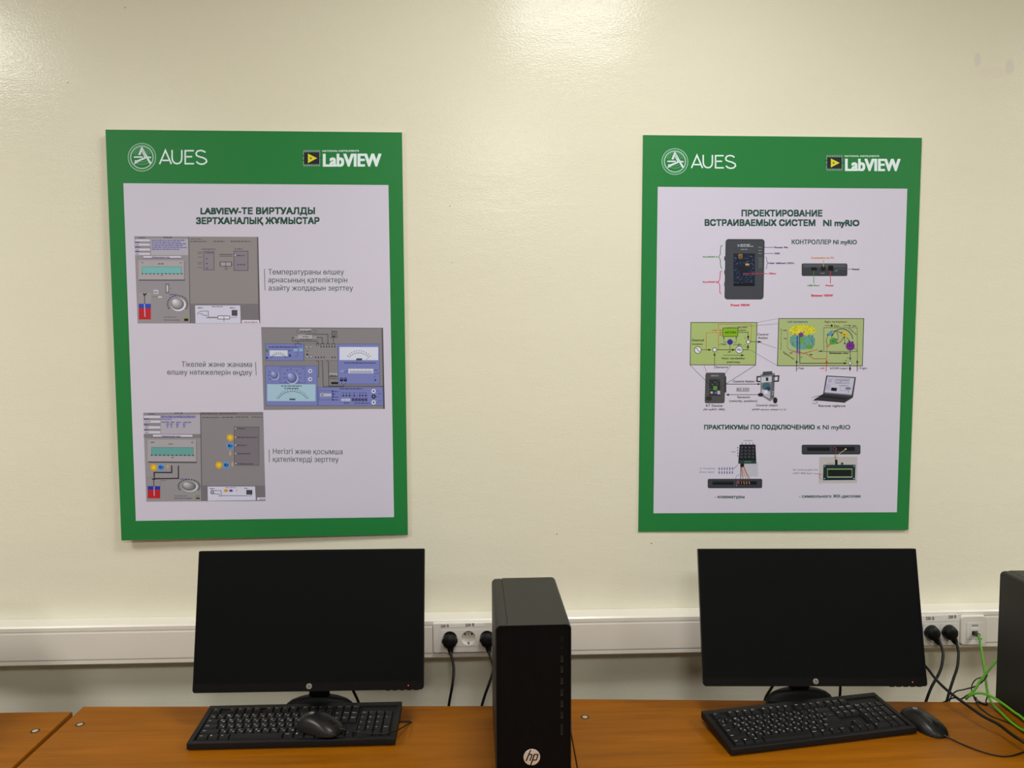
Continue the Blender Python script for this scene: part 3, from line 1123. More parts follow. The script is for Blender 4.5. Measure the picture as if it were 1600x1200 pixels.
# --- right poster
t, a = poster('green bordered poster on the right, headed in Russian, with lime block diagram',
              .8175, 1.6802, -.0054, -.0051, [(1005, 211), (1441, 214), (1420, 829), (997, 831)])
header(a, t, 1024.6, 223.9, .932, 1277.2, 232, .956)
a.T = (0, 0, 1, 1)
a.poly([(1028, 291.8), (1418, 293.8), (1401.8, 801.4), (1020.8, 802.2)], SHEET)
a.flush('printed_sheet', t, PT)
a.frame(990, 200, 3.478)
TX2 = (36, 76, 62)
a.text('ПРОЕКТИРОВАНИЕ', 586, 1026, 479, 35, TX2, .04)
a.text('ВСТРАИВАЕМЫХ СИСТЕМ', 386, 988, 531, 35, TX2, .04)
a.text('NI myRIO', 1030, 1228, 531, 35, TX2, .04)
a.flush('title_lettering', t, PT)
a.text('КОНТРОЛЛЕР NI myRIO', 859, 1214, 630, 25, TX2, .03)
a.flush('controller_heading', t, PT)
a.frame(1080, 640, 5.333)
a.text('ПРАКТИКУМЫ ПО ПОДКЛЮЧЕНИЮ', 106, 1030, 166, 38, TX2, .04)
a.text('к NI myRIO', 1050, 1326, 166, 38, TX2, .02)
a.flush('practice_heading', t, PT)
a.text('- клавиатуры', 194, 443, 741, 26, TX2, .035)
a.flush('practice_caption', t, PT)
a.text('- символьного ЖК-дисплея', 898, 1412, 738, 26, TX2, .035)
a.flush('practice_caption', t, PT)

# controller front view (digitised at 5.333x)
a.frame(1080, 360, 5.333)
CH, CH2, PLUM = (58, 60, 64), (80, 82, 86), (56, 44, 92)


def rr2(x0, y0, x1, y1, r, c, n=5, skew=0):
    pts = []
    for cx, cy, a0 in ((x1 - r, y1 - r, 0), (x0 + r, y1 - r, 90), (x0 + r, y0 + r, 180), (x1 - r, y0 + r, 270)):
        for i in range(n + 1):
            q = math.radians(a0 + 90 * i / n)
            X, Y = cx + r * math.cos(q), cy + r * math.sin(q)
            pts.append((X + skew * (Y - y0), Y))
    a.poly(pts, c)


rr2(286, 70, 612, 574, 26, CH, skew=-.02)
rr2(292, 78, 604, 566, 22, (66, 68, 71), skew=-.02)
pf = a.flush('controller_front_picture', t, PT)
for y in (215, 330, 430):
    a.rect(274, y, 284, y + 34, (80, 82, 80))
a.poly([(382, 112), (404, 124), (384, 136), (392, 124)], (188, 188, 190)); a.words(408, 490, 122, 11, (180, 182, 184), 4); a.words(408, 516, 134, 9, (180, 182, 184), 5)
a.words(412, 472, 160, 9, (150, 152, 154), 6)
for y in (138, 164, 188):
    a.words(560, 588, y + 4, 7, (150, 152, 154), y)
for k in range(6):
    a.line([(562, 232 + k * 15), (590, 228 + k * 15)], (120, 122, 126), 4)
a.rect(352, 190, 530, 462, (26, 32, 48))
rnd = random.Random(5)
for k in range(170):
    x, y = rnd.uniform(356, 518), rnd.uniform(194, 440)
    a.rect(x, y, x + rnd.uniform(4, 16), y + rnd.uniform(3, 10), rnd.choice([(44, 54, 78), (58, 70, 92), (18, 22, 32), (88, 96, 112), (34, 44, 66)]))
a.rect(395, 195, 425, 232, (150, 112, 52)); a.rect(402, 205, 418, 240, (92, 70, 40)); a.rect(452, 274, 482, 290, (196, 150, 70))
a.rect(408, 300, 470, 350, (24, 34, 40)); a.rect(352, 440, 526, 462, (16, 18, 26))
a.flush('circuit_board_print', pf, PT)
for y, x0 in ((139, 606), (190, 598)):
    a.line([(x0, y), (686, y)], PLUM, 4)
a.line([(600, 139), (612, 139)], (30, 28, 40), 6)
a.text('Power Pin', 692, 806, 146, 14, PLUM, .05); a.text('WiFi', 692, 738, 197, 14, PLUM, .05)
a.text("User defined LED's", 642, 858, 277, 14, PLUM, .05)
a.line([(620, 218), (628, 226), (630, 256), (638, 270), (630, 284), (628, 312), (620, 320)], PLUM, 4)
a.line([(432, 357), (636, 358)], (186, 44, 76), 5); a.text('Xilinx', 644, 708, 364, 14, (186, 44, 76), .05)
a.line([(262, 122), (246, 130), (242, 196), (230, 219), (242, 242), (246, 305), (258, 316)], (58, 130, 66), 6)
a.line([(256, 334), (242, 345), (238, 408), (224, 430), (238, 452), (238, 515), (250, 527)], (186, 40, 72), 6)
a.text('Port/MXP A', 98, 222, 226, 14, (72, 136, 80), .05); a.text('Port/MXP B', 96, 222, 436, 14, (186, 44, 72), .05)
a.text('Front VIEW', 328, 488, 631, 20, (196, 30, 60), .05)
a.flush('callout_print', pf, PT)
rr2(920, 272, 1302, 378, 14, CH)
pb = a.flush('controller_underside_picture', t, PT)
rr2(930, 276, 1290, 306, 10, CH2); a.rect(1000, 304, 1046, 332, (18, 18, 20)); a.rect(1082, 296, 1118, 334, (20, 20, 22)); a.rect(1142, 290, 1184, 334, (14, 14, 16))
a.line([(1200, 320), (1300, 320)], (96, 98, 104), 3); a.words(1198, 1222, 338, 8, (140, 142, 146), 3); a.words(1075, 1112, 358, 8, (140, 142, 146), 3)
a.line([(1102, 246), (1102, 304)], (198, 150, 76), 5); a.line([(1021, 334), (1021, 440)], (62, 128, 60), 5); a.line([(1160, 334), (1160, 440)], (190, 50, 70), 6)
a.line([(1302, 320), (1334, 320)], PLUM, 4)
a.text('Connection to PC', 998, 1190, 233, 15, (200, 122, 74), .05); a.text('USB Port', 968, 1068, 464, 15, (78, 140, 72), .05)
a.text('Power', 1120, 1190, 464, 15, (190, 50, 78), .05); a.text('Reset', 1340, 1404, 327, 14, PLUM, .05)
a.text('Bottom VIEW', 1000, 1182, 550, 20, (196, 30, 60), .05)
a.flush('callout_print', pb, PT)

# lime block diagram (7.056x)
a.frame(1060, 490, 7.056)
LIME, K = (164, 180, 108), (38, 40, 40)
a.poly([(137, 96), (866, 96), (850, 566), (128, 564)], LIME)
pd = a.flush('block_diagram_left_panel', t, PT)
a.line([(137, 96), (866, 96), (850, 566), (128, 564), (137, 96)], K, 7)
OR = (192, 84, 50)
a.line([(305, 398), (308, 210), (480, 210)], OR, 5); a.line([(440, 398), (440, 232), (480, 232)], OR, 5)
a.line([(440, 182), (438, 116), (806, 118), (800, 310)], OR, 5); a.line([(440, 182), (480, 182)], OR, 5)
for y in (182, 208, 232):
    a.poly([(486, y), (456, y - 8), (456, y + 8)], OR)
a.text('mfs', 370, 426, 192, 20, OR)
a.poly([(490, 156), (656, 158), (653, 250), (487, 250)], (128, 172, 24)); a.line([(490, 156), (656, 158), (653, 250), (487, 250), (490, 156)], K, 6)
a.text('biCNN', 514, 636, 218, 26, K)
a.text('biCNN', 655, 754, 158, 18, K); a.text('output', 655, 746, 188, 17, K)
a.text('Desired', 148, 280, 304, 26, K); a.text('motion', 148, 266, 344, 22, K)
a.text('Control', 870, 990, 240, 26, K); a.text('Action', 876, 984, 278, 26, K)
a.line([(250, 398), (350, 398)], K, 5); a.poly([(364, 398), (328, 386), (328, 410)], K)
a.line([(424, 398), (600, 398)], K, 6); a.poly([(628, 398), (590, 384), (590, 412)], K)
a.line([(708, 398), (766, 398), (766, 345)], K, 6); a.poly([(766, 336), (752, 374), (780, 374)], K)
a.line([(654, 204), (768, 204), (768, 250)], K, 6); a.poly([(768, 290), (754, 246), (782, 246)], K)
a.line([(790, 308), (900, 310)], K, 6); a.poly([(924, 310), (876, 296), (876, 324)], K)
a.line([(862, 308), (880, 308)], K, 5)
for x, y, r in ((213, 400, 37), (398, 398, 22), (670, 398, 38), (768, 310, 21)):
    a.circ(x, y, r, (218, 214, 216)); a.ring(x, y, r, 6, K)
a.line([(190, 384), (204, 384), (222, 414), (238, 414)], K, 6); a.text('PD', 650, 694, 410, 26, K)
a.circ(568, 312, 31, (56, 44, 140))
a.line([(568, 340), (568, 395)], K, 5); a.line([(500, 262), (500, 312), (538, 312)], PLUM, 4); a.line([(600, 312), (636, 312), (636, 262)], PLUM, 4)
a.poly([(500, 250), (492, 274), (508, 274)], PLUM); a.poly([(636, 250), (628, 274), (644, 274)], PLUM)
a.text('rTleft', 452, 526, 346, 20, PLUM); a.text('rTright', 608, 694, 350, 20, PLUM); a.text('cf', 545, 578, 430, 22, K)
a.line([(398, 608), (398, 450)], K, 5); a.poly([(398, 424), (386, 462), (410, 462)], K); a.text('Sensors', 410, 545, 600, 22, K)
a.line([(495, 458), (700, 458)], K, 5); a.poly([(726, 458), (690, 445), (690, 471)], K)
a.text('Non cerebellar', 480, 735, 502, 22, K); a.text('pathway', 534, 680, 542, 20, K)
a.text('-', 428, 440, 432, 20, OR); a.text('+', 728, 742, 276, 18, K); a.text('+', 728, 742, 352, 18, K)
a.flush('diagram_lines_print', pd, PT)
TH = (104, 98, 104)
for pts in ([(866, 96), (1100, 52)], [(490, 156), (866, 130), (1098, 108)], [(656, 320), (1092, 574)], [(905, 322), (1080, 378)]):
    a.line(pts, TH, 3)
for pts in ([(128, 566), (380, 818)], [(850, 566), (440, 826)], [(280, 566), (312, 646)], [(580, 564), (512, 660)]):
    a.line(pts, K if pts[0][0] in (128, 850) else TH, 4)
a.flush('leader_lines', t, PT)
rr2(298, 650, 518, 988, 22, (78, 76, 74), skew=-.03)
pr_ = a.flush('small_controller_picture', t, PT)
rr2(506, 690, 526, 870, 6, (52, 50, 50)); a.rect(340, 722, 460, 905, (44, 44, 46))
a.words(358, 440, 690, 14, (160, 160, 160), 4)
rnd = random.Random(8)
for k in range(40):
    x, y = rnd.uniform(344, 440), rnd.uniform(726, 890)
    a.rect(x, y, x + rnd.uniform(6, 18), y + rnd.uniform(4, 14), rnd.choice([(70, 74, 74), (34, 40, 38), (96, 100, 98), (62, 96, 80)]))
a.rect(382, 798, 424, 842, (84, 140, 58)); a.rect(352, 858, 378, 882, (178, 170, 158)); a.rect(428, 850, 458, 890, (176, 172, 170)); a.rect(396, 862, 420, 884, (92, 100, 160))
a.ell(335, 935, 34, 26, (44, 44, 44))
a.line([(290, 728), (380, 818)], K, 4); a.line([(520, 778), (440, 826)], K, 4)
a.flush('circuit_board_print', pr_, PT)
a.text('RT Device', 302, 484, 1028, 26, K); a.text('(NI myRIO 1800)', 274, 510, 1066, 20, K, .02, .25)
a.line([(520, 776), (880, 776)], K, 6); a.poly([(906, 776), (872, 764), (872, 788)], K)
a.line([(880, 894), (548, 894)], K, 6); a.poly([(520, 894), (556, 880), (556, 908)], K)
a.text('Control Action', 600, 838, 758, 24, K); a.text('Sensors', 646, 786, 932, 24, K); a.text('(velocity, position)', 560, 866, 974, 24, K)
rr2(638, 816, 780, 858, 10, (112, 106, 112)); rr2(643, 821, 775, 853, 8, SHEET); a.text('RS-232', 648, 770, 848, 22, K)
a.text('Control object', 856, 1094, 1022, 24, K); a.text('(ZMP enuvo wheel v1.1)', 810, 1185, 1066, 18, K, .02, .25)
a.flush('link_lettering', t, PT)
# two wheeled robot picture
a.poly([(904, 670), (1062, 656), (1052, 930), (1010, 966), (905, 900)], (120, 118, 118))
pw = a.flush('robot_picture', t, PT)
a.poly([(930, 640), (1030, 634), (1040, 670), (925, 684)], (70, 72, 78))
a.poly([(912, 700), (1030, 690), (1028, 752), (912, 760)], (190, 188, 192))
a.rect(962, 702, 990, 742, (54, 50, 54))
a.ell(970, 800, 46, 42, (66, 96, 112)); a.ell(988, 828, 28, 20, (44, 60, 70))
a.poly([(914, 832), (1010, 860), (1005, 940), (918, 890)], (176, 176, 182)); a.poly([(935, 850), (978, 838), (985, 880), (945, 888)], (206, 206, 212))
a.poly([(1028, 680), (1062, 668), (1052, 925), (1020, 940)], (92, 90, 92))
a.line([(905, 694), (868, 694), (864, 745), (902, 750)], (40, 40, 42), 14); a.line([(1040, 690), (1105, 686), (1100, 742), (1045, 746)], (40, 40, 42), 14)
a.ell(905, 894, 30, 20, (36, 36, 40)); a.ell(1066, 956, 24, 34, (38, 38, 40))
a.circ(1040, 862, 6, (200, 200, 204)); a.circ(1038, 888, 6, (200, 200, 204))
a.flush('robot_details_print', pw, PT)

# right lime panel (7.0588x)
a.frame(1200, 490, 7.0588)
a.poly([(118, 52), (1058, 52), (1042, 576), (102, 574)], (165, 176, 116))
pe = a.flush('block_diagram_right_panel', t, PT)
a.line([(118, 52), (1058, 52), (1042, 576), (102, 574), (118, 52)], K, 7)
a.text('Left hemisphere', 214, 438, 98, 22, (52, 68, 128)); a.text('Right hemisphere', 624, 868, 98, 22, (112, 84, 50))
rnd = random.Random(3)
a.ell(378, 300, 140, 95, (108, 152, 132))
for k in range(130):
    q, r = rnd.uniform(0, 6.283), math.sqrt(rnd.random())
    x, y = 385 + 145 * r * math.cos(q), 310 + 95 * r * math.sin(q)
    a.line([(x, y), (x + rnd.uniform(-18, 18), y + rnd.uniform(-30, 8))], rnd.choice([(72, 130, 148), (92, 150, 150), (62, 116, 140), (84, 148, 96)]), 6)
a.ell(378, 180, 148, 56, (196, 188, 48))
for k in range(150):
    q, r = rnd.uniform(0, 6.283), math.sqrt(rnd.random())
    a.circ(378 + 146 * r * math.cos(q), 182 + 62 * r * math.sin(q), 5.5, rnd.choice([(220, 208, 44), (214, 206, 60), (150, 138, 30), (236, 226, 70)]), 6)
a.ell(372, 290, 28, 40, (96, 158, 70)); a.ell(455, 370, 42, 22, (96, 150, 66)); a.circ(362, 232, 27, (112, 56, 130))
a.line([(362, 232), (405, 190)], (112, 56, 130), 7)
a.ell(340, 425, 18, 24, (170, 110, 170)); a.rect(316, 240, 330, 420, (70, 90, 160))
a.flush('brain_cells_print', pe, PT)
a.line([(216, 185), (210, 372), (275, 420), (400, 432), (545, 392)], TH, 3); a.line([(270, 405), (390, 440), (545, 392)], (196, 90, 60), 5)
a.text('100', 160, 206, 192, 16, K); a.text('50', 172, 204, 282, 16, K); a.text('50', 236, 268, 440, 16, (180, 70, 50)); a.text('50', 458, 488, 458, 16, K); a.text('0', 362, 376, 488, 16, K)
a.vtext('Radial axis [µm]', 148, 392, 168, 15, K); a.vtext('Sagittal axis', 160, 425, 280, 18, K, 0, -34)
a.line([(405, 430), (505, 496), (645, 496)], (200, 80, 50), 5)
a.arrow([(312, 636), (316, 520)], (44, 44, 84), 7, 14, 40); a.line([(316, 520), (320, 260)], (44, 50, 110), 5)
a.arrow([(348, 250), (350, 546), (860, 546)], K, 6, 12, 40)
a.arrow([(640, 636), (646, 520)], (196, 70, 46), 7, 14, 40); a.line([(646, 520), (650, 370), (640, 345)], (196, 90, 60), 4); a.line([(650, 370), (690, 330)], (196, 90, 60), 4)
a.arrow([(984, 636), (986, 520)], K, 7, 13, 36); a.line([(986, 520), (988, 405), (945, 378)], K, 4)
a.arrow([(905, 566), (905, 620)], K, 8, 14, 40); a.arrow([(906, 400), (907, 505)], K, 6, 11, 34)
a.box(614, 152, 984, 416, TH, 4)
a.line([(625, 130), (690, 130)], K, 5); a.circ(702, 131, 13, K); a.text('Exc.', 728, 792, 142, 20, K); a.line([(832, 130), (895, 130)], K, 5); a.poly([(888, 130), (908, 118), (908, 143)], K); a.text('Inh.', 930, 978, 142, 20, K)
a.line([(660, 355), (640, 300), (660, 235)], K, 4)
a.ring(815, 300, 122, 6, K, 200, 350, ry=135); a.ring(730, 255, 45, 4, K, -60, 60, ry=60); a.line([(690, 190), (760, 190), (815, 215)], K, 4)
a.line([(760, 325), (800, 310), (830, 262)], K, 4); a.line([(870, 262), (900, 300)], K, 4); a.line([(838, 262), (852, 325)], K, 4)
a.circ(690, 218, 24, (86, 142, 170)); a.circ(716, 300, 37, (76, 150, 62)); a.circ(842, 228, 29, (212, 176, 34)); a.circ(907, 355, 48, (110, 44, 130))
for x, y in ((658, 230), (710, 232), (750, 282), (810, 208), (842, 258), (896, 302), (934, 310), (758, 322), (846, 328)):
    a.circ(x, y, 8, K, 10)
a.circ(686, 332, 9, (196, 80, 50), 10)
a.text('Go', 702, 734, 308, 16, (30, 70, 30)); a.text('Ba', 828, 858, 236, 16, (110, 40, 20)); a.text('PU', 892, 922, 360, 16, (60, 20, 80))
a.text('Schematic view', 678, 888, 442, 20, K); a.text('100', 556, 602, 420, 16, K)
a.vtext('LTD/LTP', 890, 165, 60, 15, K, 0, -42)
a.circ(905, 543, 16, (218, 214, 216)); a.ring(905, 543, 16, 5, K)
a.text('+', 874, 890, 498, 18, K); a.text('+', 852, 868, 526, 18, K)
a.text('rTleft', 322, 396, 614, 22, (52, 52, 96)); a.text('mfs', 570, 622, 612, 22, (196, 60, 70)); a.text('biCNN ouput', 686, 878, 612, 22, K); a.text('rTright', 1000, 1092, 612, 22, (52, 52, 96))
a.flush('schematic_print', pe, PT)
# laptop picture
a.poly([(642, 682), (972, 700), (938, 926), (608, 884)], (62, 60, 64))
pp = a.flush('laptop_picture', t, PT)
a.poly([(655, 694), (955, 710), (924, 892), (624, 866)], (190, 186, 198))
a.poly([(624, 866), (924, 892), (922, 904), (622, 878)], (120, 116, 124))
a.poly([(608, 884), (938, 926), (852, 978), (505, 948)], (52, 50, 54)); a.poly([(600, 900), (880, 934), (850, 950), (560, 920)], (34, 33, 36))
a.poly([(505, 948), (852, 978), (852, 984), (510, 956)], (24, 23, 26))
for y, x0, x1 in ((725, 668, 715), (742, 668, 705), (758, 664, 700), (728, 745, 905), (745, 745, 900), (770, 750, 905), (795, 785, 895)):
    a.words(x0, x1, y, 9, (110, 100, 120), y)
for x0, y0, x1, y1 in ((735, 722, 800, 762), (810, 735, 885, 765), (800, 800, 860, 850)):
    a.box(x0, y0, x1, y1, (150, 110, 120), 3)
a.poly([(700, 815), (762, 820), (756, 856), (694, 850)], (28, 27, 30))
a.poly([(640, 770), (690, 773), (686, 845), (634, 840)], (176, 172, 184))
for r in (38, 26, 14):
    a.ring(885, 850, r, 7, K, 215, 325, ry=r * .95)
a.circ(886, 862, 6, K)
a.line([(480, 928), (560, 905), (610, 902)], K, 4); a.line([(485, 958), (520, 962), (546, 978), (530, 992), (485, 990)], K, 4)
a.text('Remote vigilance', 558, 854, 1030, 26, K)
a.flush('laptop_details_print', pp, PT)

# keypad and display pictures (5.333x)
a.frame(1080, 640, 5.333)
a.rect(410, 440, 556, 560, (186, 180, 184))
a.poly([(402, 292), (535, 292), (542, 452), (390, 452)], (24, 26, 30))
pk = a.flush('keypad_picture', t, PT)
a.poly([(392, 424), (541, 424), (542, 452), (390, 452)], (38, 62, 54)); a.rect(440, 430, 500, 440, (70, 110, 84))
for i in range(4):
    for j in range(4):
        a.rect(408 + i * 32 - j * 1, 304 + j * 27, 430 + i * 32 - j * 1, 324 + j * 27, (52, 54, 60))
        a.circ(422 + i * 32, 318 + j * 27, 3, (140, 140, 146), 6)
a.text('column', 436, 510, 264, 14, K, 0, .2); a.text('row', 332, 370, 357, 13, K, 0, .2)
for i in range(4):
    a.rect(422 + i * 30, 276, 427 + i * 30, 290, K)
    a.rect(383, 312 + i * 23, 389, 324 + i * 23, K)
a.rect(408, 452, 440, 480, (26, 26, 30))
for k, (c, x0, x1) in enumerate(((K, 412, 410), ((150, 62, 42), 418, 430), ((214, 120, 60), 424, 452), ((214, 206, 196), 430, 462), ((190, 84, 52), 434, 470), ((120, 128, 116), 438, 484))):
    a.line([(x0, 480), (x0 + (x1 - x0) * .5, 530), (x1, 570), (x1 - 4, 605)], c, 5)
a.text('J1 Connector', 68, 202, 498, 15, (62, 70, 108), 0, .25); a.text('(front view)', 68, 190, 528, 15, (62, 70, 108), 0, .25)
for k in range(6):
    x = 232 + k * 22
    for y in (488, 520):
        a.line([(x, y - 8), (x, y + 10)], (62, 76, 130), 4); a.circ(x, y + 10, 6, (72, 88, 140), 8); a.line([(x - 7, y), (x + 7, y)], (62, 76, 130), 3)
a.line([(350, 495), (368, 480), (388, 462)], (80, 84, 100), 4)
a.ring(400, 575, 30, 3, (120, 120, 120), 160, 300)
a.flush('keypad_details_print', pk, PT)
rr2(136, 578, 590, 656, 12, CH)
pl_ = a.flush('left_connector_strip_picture', t, PT)
a.rect(176, 598, 352, 628, (22, 22, 26)); a.rect(372, 598, 546, 628, (22, 22, 26)); a.line([(180, 604), (346, 604)], (54, 56, 60), 4)
for k in range(5):
    a.line([(392 + k * 22, 600), (398 + k * 22, 622)], rnd.choice([(214, 150, 80), (200, 96, 52), (150, 150, 146)]), 5)
a.ring(388, 604, 10, 4, (150, 70, 100)); a.line([(376, 640), (382, 600)], (150, 150, 160), 3)
a.line([(148, 648), (580, 648)], (40, 42, 46), 5)
a.flush('strip_slots_print', pl_, PT)
rr2(920, 294, 1412, 376, 14, CH)
pq = a.flush('right_connector_strip_picture', t, PT)
a.rect(966, 312, 1154, 346, (22, 22, 26)); a.rect(1176, 312, 1364, 346, (22, 22, 26)); a.line([(970, 318), (1148, 318)], (54, 56, 60), 4)
a.ring(1196, 328, 12, 4, (160, 60, 90)); a.circ(1288, 331, 7, (200, 190, 150)); a.line([(930, 368), (1400, 368)], (40, 42, 46), 5)
a.flush('strip_slots_print', pq, PT)
a.poly([(1066, 396), (1386, 394), (1384, 616), (1062, 618)], (186, 178, 172))
py_ = a.flush('display_module_picture', t, PT)
a.poly([(1102, 462), (1370, 462), (1366, 590), (1098, 592)], (28, 44, 46))
a.rect(1132, 498, 1345, 566, (92, 124, 70)); a.rect(1140, 504, 1336, 558, (26, 28, 26)); a.line([(1132, 497), (1345, 497)], (150, 180, 130), 5); a.line([(1134, 566), (1343, 566)], (184, 190, 170), 5)
for x, y in ((1112, 474), (1358, 474), (1110, 578), (1356, 578)):
    a.circ(x, y, 5, (190, 190, 180), 8)
a.rect(1198, 420, 1220, 462, (24, 24, 28)); a.rect(1246, 446, 1270, 462, (110, 108, 110)); a.circ(1258, 450, 8, K)
for k in range(4):
    a.rect(1136 + k * 14, 446, 1142 + k * 14, 460, (136, 132, 134))
a.line([(1200, 420), (1196, 380)], (160, 60, 60), 4); a.line([(1206, 420), (1206, 350), (1214, 325)], (90, 86, 90), 4); a.line([(1214, 420), (1222, 380), (1288, 331)], (196, 186, 120), 4)
a.text('Set mode jumpers for', 846, 1058, 510, 15, (46, 46, 52), 0, .25); a.text('UART 9600 baud', 846, 1008, 540, 15, (46, 46, 52), 0, .25)
a.line([(1022, 536), (1060, 538), (1086, 544)], (150, 50, 60), 4); a.ring(1090, 560, 22, 4, (180, 60, 70), 100, 250)
a.flush('display_details_print', py_, PT)

# ------------------------------------------------------------------ desks
ZD = .7627


def desk(label, quad, fasteners):
    """quad: back-left, back-right, front-right, front-left corners of the top"""
    t = thing('desk', label, 'desk', (quad[3][0] * .5 + quad[2][0] * .5, quad[3][1], 0), 0, 'orange beech desks in a row along the wall')
    ox, oy = t.location.x, t.location.y
    Q = [(p[0] - ox, p[1] - oy) for p in quad]
    bm = bmesh.new()
    prism(bm, Q, ZD - .022, ZD, 'z')
    es = [e for e in bm.edges if abs(e.verts[0].co.z - ZD) < 1e-5 and abs(e.verts[1].co.z - ZD) < 1e-5]
    bmesh.ops.bevel(bm, geom=es, offset=.0012, segments=2, affect='EDGES')
    finish('desktop', bm, M_WOOD, t)
    for s in (0, 1):
        bx = (Q[0][0] + .06) if s == 0 else (Q[1][0] - .078)
        bm = bmesh.new(); box(bm, bx, bx + .018, Q[3][1] + .05, min(Q[0][1], Q[1][1]) - .03, 0, ZD - .022, .001, 1)
        finish('side_panel', bm, M_LEG, t)
    bm = bmesh.new(); box(bm, Q[0][0] + .078, Q[1][0] - .078, min(Q[0][1], Q[1][1]) - .12, min(Q[0][1], Q[1][1]) - .102, .30, ZD - .022, .001, 1)
    finish('modesty_panel', bm, M_LEG, t)
    for x, y in fasteners:
        bm = bmesh.new()
        lathe(bm, [(.0102, ZD - .0005), (.0102, ZD + .0006), (.0088, ZD + .0013), (.0066, ZD + .0004)], 'z', x - ox, y - oy, 24)
        f = finish('fastener_ring', bm, M_RING, t, True)
        bm = bmesh.new()
        lathe(bm, [(.0064, ZD - .0004), (.0064, ZD + .0007), (.0050, ZD + .0011)], 'z', x - ox, y - oy, 20)
        box(bm, x - ox - .0036, x - ox + .0036, y - oy - .0007, y - oy + .0007, ZD + .0008, ZD + .00135)
        finish('fastener', bm, M_CAM, f, True)
    return t


desk('orange wood laminate desk cut off by the left edge of the photo', [(-2.3, 1.905), (-1.0209, 1.8785), (-1.0147, 1.2), (-2.3, 1.2)], [(-1.059, 1.788)])
desk('orange wood laminate desk in the middle under the left monitor', [(-1.0076, 1.904), (.2000, 1.853), (.1868, 1.2), (-1.0128, 1.2)], [(-.9689, 1.8136)])
desk('orange wood laminate desk on the right under the right monitor', [(.2035, 1.889), (1.46, 1.811), (1.46, 1.2), (.1892, 1.2)], [(.241, 1.794)])


# ------------------------------------------------------------------ round badge with two slanted letters
BADGE_STROKES = [([(408, 660), (305, 925)], 30), ([(352, 800), (372, 785), (418, 785), (432, 800), (384, 925)], 26),
                 ([(486, 782), (400, 1040)], 30), ([(482, 788), (548, 788), (560, 800), (528, 902), (512, 912), (440, 912)], 26)]


def badge(name, R, parent, M, thick=.0012, base=M_LOGO, ink=M_BLACK):
    """disc in the local x-z plane facing -y"""
    bm = bmesh.new()
    lathe(bm, [(R, 0), (R, -thick * .7), (R * .97, -thick)], 'y', 0, 0, 40)
    o = finish(name, bm, base, parent, 30, M)
    me = bpy.data.meshes.new('lettering')
    V, F = [], []
    for pts, w in BADGE_STROKES:
        P = [Vector(((x - 428) / 178 * R, (850 - y) / 178 * R)) for x, y in pts]
        hw = w / 178 * R / 2
        o0 = len(V)
        for i, p in enumerate(P):
            d1 = (P[i] - P[i - 1]).normalized() if i else (P[1] - P[0]).normalized()
            d2 = (P[i + 1] - P[i]).normalized() if i < len(P) - 1 else d1
            n = Vector((-(d1 + d2).y, (d1 + d2).x)).normalized()
            n *= hw / max(.4, n.dot(Vector((-d1.y, d1.x))))
            for s in (1, -1):
                q = p + n * s
                if q.length > R:
                    q = q.normalized() * R
                V.append((q.x, -thick - .00012, q.y))
        for i in range(len(P) - 1):
            F.append((o0 + 2 * i, o0 + 2 * i + 2, o0 + 2 * i + 3, o0 + 2 * i + 1))
    me.from_pydata(V, [], F)
    me.materials.append(ink)
    c = bpy.data.objects.new('lettering', me)
    COL.objects.link(c)
    c.parent = o
    return o


